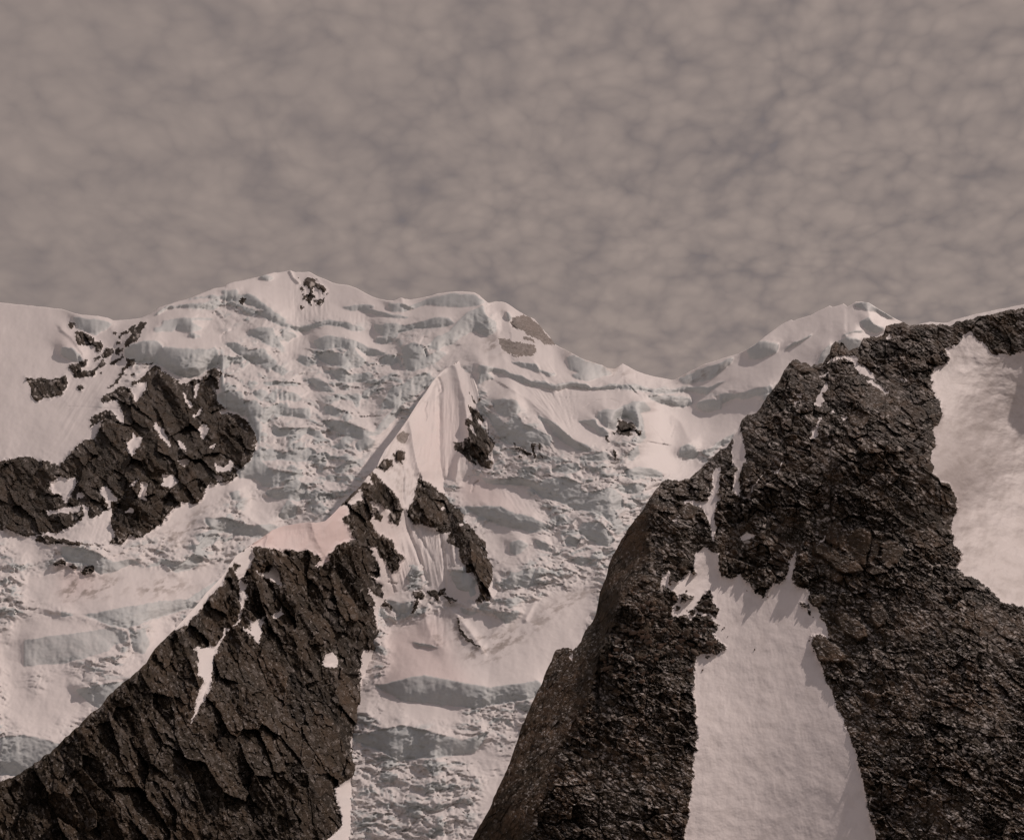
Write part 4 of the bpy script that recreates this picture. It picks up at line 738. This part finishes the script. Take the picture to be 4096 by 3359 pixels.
PATCH_C = [
 ('snow ramp curving down from the notch in the dark ridge', ['R4 858,905 900,870 960,830 1040,812 1160,812 1172,870 1240,900 1282,960 1332,1020 1270,1000 1220,985 1150,920 1100,852 1040,827 970,842 920,872']),
 ('thin snow tongue continuing below the ridge notch ramp', ['R4 1228,1010 1300,1028 1370,1070 1434,1115 1410,1132 1330,1082 1260,1037']),
 ('small lone snow scrap high on the right half of the ridge', ['R4 1498,990 1540,993 1592,1037 1540,1027']),
 ('leaning snow strip below the first pinnacle of the ridge', ['R4 917,1028 912,1080 872,1130 882,1180 840,1242 788,1220 828,1150 868,1080']),
 ('upper of two small snow scraps on the ridge left shoulder', ['R4 648,1130 690,1118 697,1170 663,1167']),
 ('lower of two small snow scraps on the ridge left shoulder', ['R4 613,1210 660,1193 657,1247']),
 ('small cap shaped snow scrap in the middle of the ridge', ['R4 918,1290 950,1268 982,1295']),
 ('small hooked snow scrap right of the cap shaped one', ['R4 1018,1320 1068,1318 1040,1372']),
 ('speckled snow tongue above the upper couloir', ['R4 758,1410 820,1400 850,1350 882,1308 852,1400 832,1440 827,1490 748,1512 780,1460']),
 ('thin snow ledge under the first pinnacle', ['R4 838,972 890,963 922,950 900,982 850,987']),
 ('tiny snow scrap under the highest block of the ridge', ['R4 1403,662 1430,628 1457,650 1430,667']),
 ('upper snow couloir splitting the dark ridge', ['R7 1722,80 1782,68 1772,180 1757,290 1784,290 1752,340 1742,420 1742,500 1688,502 1650,440 1600,390 1540,360 1478,372 1508,325 1600,345 1670,350 1702,290 1712,180']),
 ('parallel snow strip right of the upper couloir', ['R7 1878,20 1984,18 1952,80 1942,180 1947,312 1900,270 1878,230 1902,120 1932,60', 'S 2930,1690 2960,1700 2990,1850 2930,1860']),
 ('narrow snow neck below the upper couloir', ['R7 1690,500 1737,498 1742,570 1720,692 1698,650 1700,580']),
 ('broad pale snow couloir at the foot of the dark ridge', ['R7 1652,728 1700,770 1780,790 1775,880 1765,920 1800,990 1900,1002 1950,958 1990,1020 2040,1062 R8 200,1000 250,1040 290,1112 372,1172 392,1112 450,1040 500,1052 560,1002 580,920 600,840 637,758 632,900 612,1020 680,1082 750,1112 750,1202 852,1262 852,1332 892,1402 932,1504 900,1504 850,1472 780,1482 770,1552 800,1622 832,1694 S 3340,2800 3420,3000 3560,3600 2700,3600 2760,3200 2790,2950 2770,2760 R7 1560,1700 1620,1640 1760,1642 1842,1602 1760,1542 1720,1462 1790,1402 1740,1382 1680,1302 1640,1322 1580,1282 1530,1352 1480,1312 1380,1322 1370,1242 1422,1202 1402,1112 1340,1082 1270,1042 1300,962 1350,928 1340,1042 1440,1022 1532,940 1552,982 1582,962 1562,870 1572,800']),
 ('small ragged snow patch beside the reddish rock left of the couloir', ['R7 1368,512 1442,478 1412,532']),
 ('oval snow patch speckled with stones in the centre of the ridge', ['R8 163,640 220,613 302,630 292,662 200,687']),
 ('thin snow crack line right of the parallel strip', ['R8 198,327 285,215 378,92 370,112 275,245 242,332']),
 ('short bent snow line above the thin crack line', ['R8 420,90 492,92 520,32 552,0 490,112']),
 ('tiny white snow speck low on the right of the ridge', ['R8 1258,1082 1306,1112 1337,1138 1325,1148 1290,1128']),
 ('tiny snow triangle above the dull lower slab', ['R8 1050,1256 1068,1234 1090,1258']),
 ('small snow scrap above the large leaning slabs', ['R8 893,640 874,690 832,697 860,680']),
 ('bright snow sliver at the lower left foot of the ridge', ['R7 488,1662 520,1618 517,1694']),
 ('snow slope dropping steeply beyond the right edge of the ridge', ['R4 2117,600 2050,640 2030,700 1960,735 1900,755 1920,800 1945,830 1920,880 1860,885 1815,900 1800,960 1790,1020 1800,1080 1830,1150 1870,1220 1885,1290 1870,1350 1840,1400 1790,1440 1810,1490 1840,1570 1800,1620 1785,1694 '
  'R8 1810,60 1800,110 1860,170 1930,200 1960,240 2010,310 2000,370 2020,430 1990,490 1960,570 1980,640 1960,710 2050,790 2040,850 2000,900 2060,965 2200,1020 2400,1200 3600,1500 6500,1700 6500,-950 2300,-900']),
]
ISLE_C = [
 ('pair of dark boulders ringed by couloir snow', 'R7 1440,1142 1480,1130 1500,1142 1545,1150 1540,1180 1500,1192 1470,1200 1445,1185'),
 ('dark rock heap jutting into the left side of the couloir', 'R7 1555,1252 1600,1190 1630,1150 1660,1130 1660,1105 1685,1092 1702,1105 1690,1135 1717,1160 1702,1200 1772,1250 1765,1275 1742,1290 1740,1335 1700,1300 1640,1290'),
 ('single reddish boulder standing in the shaded part of the couloir', 'R8 673,1212 690,1198 720,1205 752,1240 748,1262 720,1260 690,1242'),
 ('small mud coloured rock just under the reddish boulder', 'R8 733,1272 760,1272 770,1300 763,1330 752,1312'),
 ('small rock tooth left of the couloir heap', 'R7 1410,1240 1440,1225 1452,1245 1435,1275 1415,1262'),
 ('small dark rock pair below the couloir heap', 'R7 1505,1290 1540,1265 1562,1280 1548,1310 1510,1315'),
 ('small dark stone at the top of the couloir right side', 'R8 290,1110 320,1095 332,1125 300,1142'),
 ('little rock lying on the lower couloir snow', 'R7 1658,1660 1690,1655 1692,1672 1665,1678'),
]
SLABS_C = [
 ('long brown slab leaning down to the right across the ridge face', 'Z2 362,680 390,640 430,628 520,670 640,740 780,820 838,880 830,915 740,925 640,920 560,880 500,820 430,760 372,742', (.0, .5)),
 ('tall smooth brown wall slab in the right of the ridge', 'Z2 700,560 760,500 830,490 905,540 890,660 862,760 838,855 760,830 690,740 668,700 690,640', (.5, -.1)),
 ('rounded upright boulder at the left of the slab group', 'Z2 472,520 520,475 560,480 582,520 588,600 575,650 520,640 475,600', (.3, .2)),
 ('narrow upright boulder wedged beside the rounded one', 'Z2 590,500 625,505 660,560 675,600 660,670 630,700 600,660 585,600', (-.2, .3)),
 ('dark upright slab right of the tall brown wall', 'Z2 905,600 960,600 990,660 975,730 920,800 880,820 872,760 890,680', (.2, .4)),
 ('broad square slab at the right of the slab group', 'Z2 1010,640 1060,610 1150,640 1220,700 1190,770 1150,830 1060,850 1010,800 990,720', (.3, .2)),
 ('lower brown slab parallel to the long leaning one', 'Z2 420,870 460,838 520,870 600,910 650,950 620,1000 560,1000 480,950 425,910', (.0, .5)),
 ('square pinkish slab low on the right of the ridge', 'Z2 905,1230 940,1178 1040,1270 1055,1330 1030,1400 960,1440 900,1380', (.3, .4)),
 ('wide dull slab low in the middle of the ridge face', 'Z2 560,1300 640,1275 740,1340 840,1420 860,1500 780,1560 680,1500 600,1420', (.2, .3)),
 ('rounded boulder bulging into the couloir from the right', 'Z2 320,1180 380,1130 450,1115 485,1150 440,1200 420,1250 360,1230', (.0, .3)),
 ('big reddish boulder above the upper couloir mouth', 'Z1 1140,150 1170,60 1250,20 1320,70 1330,140 1280,200 1180,215', (.1, .2)),
 ('smooth grey boulder at the left edge of the couloir', 'Z1 1120,700 1150,645 1200,628 1245,660 1250,720 1200,760 1140,760', (.1, .1)),
 ('reddish blocky boulder on the scree', 'Z1 720,1380 760,1335 800,1320 825,1350 820,1420 780,1440 730,1425', (.3, .3)),
 ('large flat dark boulder at the foot of the scree', 'Z1 630,1660 700,1635 780,1660 785,1710 740,1735 650,1725', (.0, .5)),
 ('brown cube boulder on the right of the scree', 'Z1 1150,1430 1190,1390 1260,1405 1265,1460 1220,1490 1165,1470', (.1, .4)),
 ('dark rounded knoll at the lower right of the couloir', 'Z2 340,1540 370,1500 430,1490 480,1520 530,1580 600,1620 640,1700 620,1760 420,1740 360,1660', (.0, .4)),
 ('pale topped block on the central ridge rib', 'R4 1090,1290 1160,1250 1240,1290 1270,1330 1240,1400 1150,1410 1090,1380', (.2, .4)),
 ('rounded brown block above the pale topped one', 'R4 1210,1170 1300,1130 1370,1160 1380,1220 1320,1260 1230,1240', (.2, .2)),
 ('fin of rock crowning the left shoulder of the ridge', 'R4 600,870 640,850 760,920 780,950 700,960 620,930', (.0, .5)),
 ('dark rock fin left of the long snow strip', 'R8 215,60 260,15 305,30 270,110 200,170 180,130', (.3, .1)),
]
def build_ridge():
    nc, nr = 1080, 860
    u = np.concatenate([np.linspace(1840, 4640, nc), np.linspace(4640, 6200, 150)[1:]]); nc = len(u); vt = interp(SKY_C, u)
    uu = u[None].astype(f32); vt = vt+(7*fbm(uu, 0*uu, 34, 4, 203, .6)[0]-5*np.abs(cells(uu/16, 0*uu+.5, 204)[0][0]))+np.where(uu[0] < 2420, 1, .25)*(14*fbm(uu, 0*uu, 120, 4, 205)[0]+10*cells(uu/60, 0*uu+.5, 206)[0][0])
    s = np.linspace(0, 1, nr)[:, None]**1.05; U = np.repeat(uu, nr, 0); V = (vt[None]+(3580-vt[None])*s).astype(f32)
    T = tps([(1850, 3500, 1.02), (2210, 2640, 1.03), (2378, 2459, 1.035), (2432, 2265, 1.04), (2484, 2161, 1.04), (2635, 1949, 1.05), (2845, 1800, 1.07), (3060, 1560, 1.07), (3170, 1440, 1.08), (3350, 1370, 1.10), (3540, 1310, 1.10), (3850, 1280, 1.06), (4600, 1150, 1.0),
             (2621, 1996, 1.02), (2583, 2142, 1.005), (2512, 2312, .995), (2465, 2430, .99), (2408, 2596, .985), (2300, 2900, .98), (2100, 3300, .97), (3000, 1800, 1.02), (3300, 1650, 1.02), (3500, 1700, .99), (2840, 2000, 1.015), (2840, 2300, 1.01), (3000, 2500, 1.01), (3100, 2800, 1.0), (3050, 3400, .99),
             (2650, 2600, .99), (2600, 3000, .97), (3300, 2100, .995), (3500, 2200, .985), (3350, 2500, .995), (3650, 2500, .97), (3700, 3200, .93), (3760, 1900, 1.0), (3850, 2000, 1.05), (4000, 1700, 1.10), (4600, 1900, 1.12), (3860, 2400, .99), (4600, 2600, 1.0), (4600, 3500, .92)])
    base = plane(V, 1.0, 1500)*T(U, V); q = base/FOC*1.6
    uw, vw = warp(U, V, 9, 55, 211); uf, vf = warp(U, V, 6.5, 17, 221); uw += uf-U; vw += vf-V
    lab = np.zeros((RH, RW), np.int32); rk = np.ones((RH, RW), f32); tab = {}; k = 10
    for label, polys in PATCH_C:
        for p in polys: raster(pl(p), lab, k); raster(pl(p), rk, 0.0)
        big = 'couloir at the foot' in label; far = 'snow slope dropping' in label
        tab[k] = ('snow_couloir' if big else 'snow_slope' if far else 'snow_patch', label, 'snow slope' if far else 'snow patch', 'snow patches on the dark ridge', None, SNOW, True); k += 1
    for label, p in ISLE_C:
        raster(pl(p), lab, k); raster(pl(p), rk, 1.0)
        tab[k] = ('boulder', label, 'boulder', 'rocks standing in the couloir snow', None, ROCK_NEAR, False); k += 1
    k0 = k
    for label, p, tl in SLABS_C:
        raster(pl(p), lab, k)
        tab[k] = ('rock_slab' if 'slab' in label else 'boulder', label, 'boulder', 'big blocks of the dark ridge', None, ROCK_NEAR, False); k += 1
    rkm = samp(blur(rk, 3), uw, vw); rkw = samp(blur(rk, 24), U, V)
    edge = np.clip((V-vt[None])/16.0, 0, 1); edge2 = np.clip((V-vt[None])/70.0, 0, 1)
    n1 = fbm(U, V, 70, 4, 231, .55); n2 = fbm(U, V, 24, 4, 233, .55); big = fbm(U, V, 300, 3, 235)
    D = base.copy()
    wxs, wys = warp(U, V, 4, 60, 237)
    # the smooth flank left of the corner line, and the bedded, blocky face right of it
    flank = samp(maskof(['R7 1258,200 1230,420 1150,650 1200,780 1100,1000 1000,1080 900,1290 790,1600 750,1800 S 2300,2900 2000,3600 1500,3600 R7 300,1600 900,300'], 12), U, V)
    scree = samp(maskof(['Z1 700,1000 1000,960 1110,1060 1060,1180 1060,1270 1330,1240 1560,1390 1500,1500 1560,1640 1350,1700 1400,1800 600,1900 250,1760 420,1500 560,1380 700,1180'], 16), U, V)
    ru, rv = rot(wxs, wys, 30); k1, t1, e1 = cells(ru/84, rv/50, 241, 1.6, .45); k2, t2, e2 = cells(ru/30, rv/19, 242, 1.9, .4); k3, t3, e3 = cells(ru/13, rv/8.5, 243, 1.9, .35); k4, t4, _ = cells(ru/6.5, rv/4.6, 244, 1.8, .4)
    fu, fv = rot(wxs, wys, -62); m1, _, _ = cells(fu/90, fv/26, 245, .9, .5); m2, _, _ = cells(fu/34, fv/10, 246, .9, .5)
    fr = fbm(fu*.35, fv, 60, 5, 247, .55, True)
    face = rkm*(1-flank); fl = rkm*flank
    strata = fbm(ru*.22, rv, 26, 4, 248, .6, True)
    rough = .45+.9*sstep(-.4, .4, big)
    wb = sstep(-.25, .3, fbm(U, V, 210, 3, 275))
    D -= edge*q*face*rough*(4+k1*15+k2*(4.5+7*wb)+k3*(5.2-3.4*wb)+k4*(2.3-1.9*wb)+11*fbm(ru*.6, rv, 190, 5, 249, .5, True)*edge2+(4+6*sstep(3300, 3600, U))*strata*(1-scree)-9.0*np.clip(1-e1*12, 0, 1)-3*np.clip(1-e2*7, 0, 1)*(t1 > .55))
    D -= edge*q*fl*(3+m1*6+m2*3.4+11*fr+.5*k3+.2*k4)
    h5, t5, e5 = cells(U/26, V/22, 251, .5, .5); h6, t6, e6 = cells(U/12, V/11, 252, .5, .5)
    D -= q*scree*rkm*(6.5*np.sqrt(np.clip(e5, 0, 1))+4*np.sqrt(np.clip(e6, 0, 1))+h5*5+h6*3)
    for cr, w, a, w2 in (('R7 1258,230 1225,340 1240,420 1150,645 1200,790 1130,1000 1010,1090 900,1290 860,1400 790,1590 750,1694 S 2330,2900 2100,3400', 44, 20, 26), ('R4 960,830 1010,950 1080,1080 1180,1200 1280,1350 1360,1560 R8 1000,0 1060,250', 90, 30, 120),
                     ('R4 600,880 560,1000 440,1180 300,1400 R7 1900,-20 1850,60', 60, 24, 80), ('R4 1560,560 1620,760 1700,960 1750,1200 1780,1440 1740,1600 R8 1760,100 1940,300', 90, 26, 100),
                     ('R8 700,380 760,600 700,820 690,980', 60, 22, 60), ('R8 0,180 -60,500 -40,800 60,980', 60, 16, 60), ('R8 260,100 330,420 380,760 380,1060', 60, 20, 60), ('R7 1560,900 1450,700 1400,520', 60, 18, 60),
                     ('R8 1000,700 1300,900 1700,1100 2050,1400', 90, 20, 70), ('R4 1215,660 1180,760 1175,860', 30, 20, 20), ('R4 1400,560 1390,700 1500,760', 40, 20, 60), ('R4 980,700 960,800 900,860', 30, 24, 30)):
        D -= crest(U+9*n2, V+9*n1, cr, w, 1.0, w2)*q*a*np.minimum(rkw+.1, 1)*edge
    for cr, w, a in (('R8 1230,920 1400,860 1560,880', 16, 16), ('R8 900,700 1060,800 1220,890', 12, 22), ('R8 640,400 620,700', 20, 14), ('R8 1000,640 1010,760', 8, 14), ('R8 1260,640 1240,880', 8, 16), ('R4 1170,740 1200,860', 10, 12), ('R4 1230,880 1500,1300 1700,1560', 30, 12)):
        D += crest(U+4*n2, V+4*n1, cr, w*1.3, 1.0)*q*a
    # the big slabs: plane faces standing out of the ridge
    sl = np.zeros(U.shape, f32)
    for i, (label, p, (tx, ty)) in enumerate(SLABS_C):
        m = samp(blur((lambda c: (raster(pl(p), c, 1.0), c)[1])(np.zeros((RH, RW), f32)), 1), uw*.35+U*.65, vw*.35+V*.65); m = m*rkm
        c = pl(p).mean(0); sz = np.ptp(pl(p), axis=0).max()*.5
        tgt = base-q*(18+sz*.14+tx*(U-c[0])*.35+ty*(c[1]-V)*-.30+2.2*n1+1.3*n2+1.6*k2+1.0*k3+.3*k4); D = D*(1-m)+tgt*m; sl = np.maximum(sl, m)
    # snow: gently rippled, runnelled down the couloir
    cl = np.clip(1-rkm, 0, 1)
    ax, ay = 2830.0, 1500.0; th = np.arctan2(U-ax, V-ay); r = np.hypot(U-ax, V-ay)
    D -= q*cl*(1.0*sstep(-.3, .2, fbm(U, V, 120, 3, 277))*fbm((th*60).astype(f32), (r/240).astype(f32), 1.0, 3, 261, .7)*.5+1.3*fbm(U, V, 40, 4, 262, .55)+.2*fbm(U, V, 9, 2, 263)+5*fbm(U, V, 200, 3, 264))
    far = samp(maskof([PATCH_C[-1][1][0]], 8), U, V)
    D -= q*cl*far*(3*fbm(U*.9, V*.5, 90, 3, 265)+5*fbm(U, V*1.5, 110, 4, 266)*sstep(3780, 3850, U))
    # the corner of rock that hangs over the couloir's shaded right side
    P = pos(U, V, D)
    Uc = (uw[1:, 1:]+uw[:-1, :-1])*.5; Vc = (vw[1:, 1:]+vw[:-1, :-1])*.5
    ids = near(lab, Uc, Vc); U2 = (uw[1:, 1:]*.35+U[1:, 1:]*.65); V2 = (vw[1:, 1:]*.35+V[1:, 1:]*.65); li = near(lab, U2, V2)
    isn = (ids > 0) & (ids < k0); ids = np.where(~isn, np.where(li >= k0, li, 0), ids)
    ids = np.where(ids == 0, np.where(flank[1:, 1:] > .5, 2, np.where(scree[1:, 1:] > .5, 3, 1)), ids)
    tab[1] = ('rock_ridge', 'dark blocky rock ridge filling the right foreground', None, None, 'structure', ROCK_NEAR, False)
    tab[2] = ('rock_flank', 'smooth brown rock flank on the left edge of the dark ridge', None, None, 'structure', ROCK_NEAR, False)
    tab[3] = ('scree', 'loose stony scree at the lower left of the dark ridge', None, None, 'structure', ROCK_NEAR, False)
    gri = .12*far*cl*sstep(-.4, .3, n1)+.35*sstep(.5, 1, rkw)*cl*sstep(-.3, .4, n2)+.12*sstep(0, .5, n1)*cl+.25*far*cl
    tone = np.clip(np.where(scree > .5, t5*.7+.3*t6, t2*.65+t1*.35)+.3*flank+.25*sl, 0, 1); tone2 = np.where(scree > .5, t6, t3)*(1-.6*sl)*(1-.5*flank)
    fk = sstep(.24, .36, fbm(ru*.42, rv*1.25, 12, 3, 271, .6))*sstep(-.2, .35, fbm(U, V, 70, 4, 272, .6))*rkm*(1-.9*sl)*(1-.85*flank)*.9
    at = {'fleck': fk, 'ice': 0*D+.05, 'grime': np.clip(gri, 0, 1), 'pink': cl*.15, 'tone': tone, 'tone2': tone2}
    P0 = P
    P, ids, at = with_back(U, V, P, at, ids, 8, 1.2, .6)
    emit(P, ids, at, tab)
    # loose boulders lying on the scree and along the couloir
    protos = []; rnd = random.Random(5)
    for i in range(9):
        bm = bmesh.new()
        for j in range(15):
            v = Vector((rnd.gauss(0, 1), rnd.gauss(0, 1), rnd.gauss(0, 1))).normalized(); bm.verts.new((v.x*rnd.uniform(.7, 1)*1.15, v.y*rnd.uniform(.6, 1), v.z*rnd.uniform(.6, 1)*.8))
        bmesh.ops.convex_hull(bm, input=bm.verts)
        bmesh.ops.delete(bm, geom=[v for v in bm.verts if not v.link_faces], context='VERTS')
        bmesh.ops.bevel(bm, geom=bm.edges[:]+bm.verts[:], offset=.07, segments=1, affect='EDGES')
        bmesh.ops.subdivide_edges(bm, edges=bm.edges[:], cuts=1, use_grid_fill=True)
        for v in bm.verts: v.co += Vector((rnd.gauss(0, .018), rnd.gauss(0, .018), rnd.gauss(0, .018)))
        me = bpy.data.meshes.new('boulder'); bm.to_mesh(me); bm.free(); me.materials.append(BOULDER)
        for an, sc in (('tone', 1.0), ('tone2', .9)):
            a = me.attributes.new(an, 'FLOAT', 'POINT'); a.data.foreach_set('value', np.full(len(me.vertices), rnd.random()*sc, f32))
        protos.append(me)
    zone = np.zeros((RH, RW), f32); raster(pl('Z1 720,1040 1000,980 1110,1060 1060,1180 1060,1270 1330,1260 1540,1390 1500,1500 1560,1620 1350,1700 1400,1900 500,2000 200,1800 440,1500 560,1400 720,1180'), zone, 1.0)
    def put(u_, v_, size, label, group):
        j = int(np.clip(np.searchsorted(u, u_), 0, nc-1)); i = int(np.clip(np.searchsorted(V[:, j], v_), 0, nr-1)); p = P0[i, j]
        s_ = size*p[1]/FOC*.5
        o = bpy.data.objects.new('boulder', protos[rnd.randrange(9)]); scn.collection.objects.link(o)
        o.location = (p[0], p[1]-.55*s_, p[2]+.1*s_); o.scale = (s_*rnd.uniform(.9, 1.3), s_*rnd.uniform(.8, 1.1), s_*rnd.uniform(.75, 1.1))
        o.rotation_euler = (rnd.uniform(-.7, .7), rnd.uniform(-.7, .7), rnd.uniform(0, 6.28)); o['label'] = label; o['category'] = 'boulder'; o['group'] = group
    for uv, sz, label in (('Z1 780,1120', 30, 'pale square boulder at the top left of the scree'), ('Z1 970,1175', 26, 'pinkish block in the upper middle of the scree'), ('Z1 915,1015', 38, 'flat grey boulder at the top of the scree'),
                          ('Z1 465,1540', 48, 'rounded brown boulder on the left side of the scree'), ('Z1 1150,1515', 36, 'pale topped boulder low in the middle of the scree'), ('Z1 1120,1610', 42, 'upright brown boulder near the foot of the scree'),
                          ('Z1 1310,1480', 40, 'dark angular boulder on the right of the scree'), ('Z1 1245,1560', 40, 'reddish boulder at the lower right of the scree'), ('Z1 1300,1650', 44, 'wide boulder at the bottom right of the scree'),
                          ('Z1 790,1540', 36, 'jagged boulder below the reddish blocky one'), ('Z1 900,1600', 34, 'dull grey boulder near the foot of the scree'), ('Z1 1395,1415', 28, 'brown boulder beside the right edge of the scree'),
                          ('Z1 540,1410', 14, 'small pale stone at the upper left of the scree'), ('Z1 1470,1330', 34, 'dark boulder under the rock heap by the couloir'), ('Z1 1415,1115', 30, 'oval boulder on top of the rock heap in the couloir')):
        p = pl(uv)[0]; put(p[0], p[1], sz, label, 'boulders on the scree')
    n = 0
    while n < 210:
        a, b_ = rnd.uniform(2380, 2920), rnd.uniform(2340, 2990)
        if near(zone, np.array([a]), np.array([b_]))[0] < .5: continue
        put(a, b_, min(34, 9.5*rnd.paretovariate(2.0)), 'small angular stone lying loose among the scree stones', 'loose stones of the scree'); n += 1
    for a, b_ in [(2860, 2540), (2907, 2545), (2888, 2515), (2560, 2345), (2680, 2335), (2745, 2363), (2690, 2430), (2765, 2455), (3016, 2595), (3250, 2467), (3068, 2387), (2895, 2508), (2748, 2440), (2720, 2408), (2570, 2320), (2870, 2560), (2985, 2360), (3280, 2420), (3235, 2560)]:
        put(a, b_, rnd.uniform(6, 13), 'small dark stone lying on the couloir snow', 'stones on the couloir snow')
build_ridge()
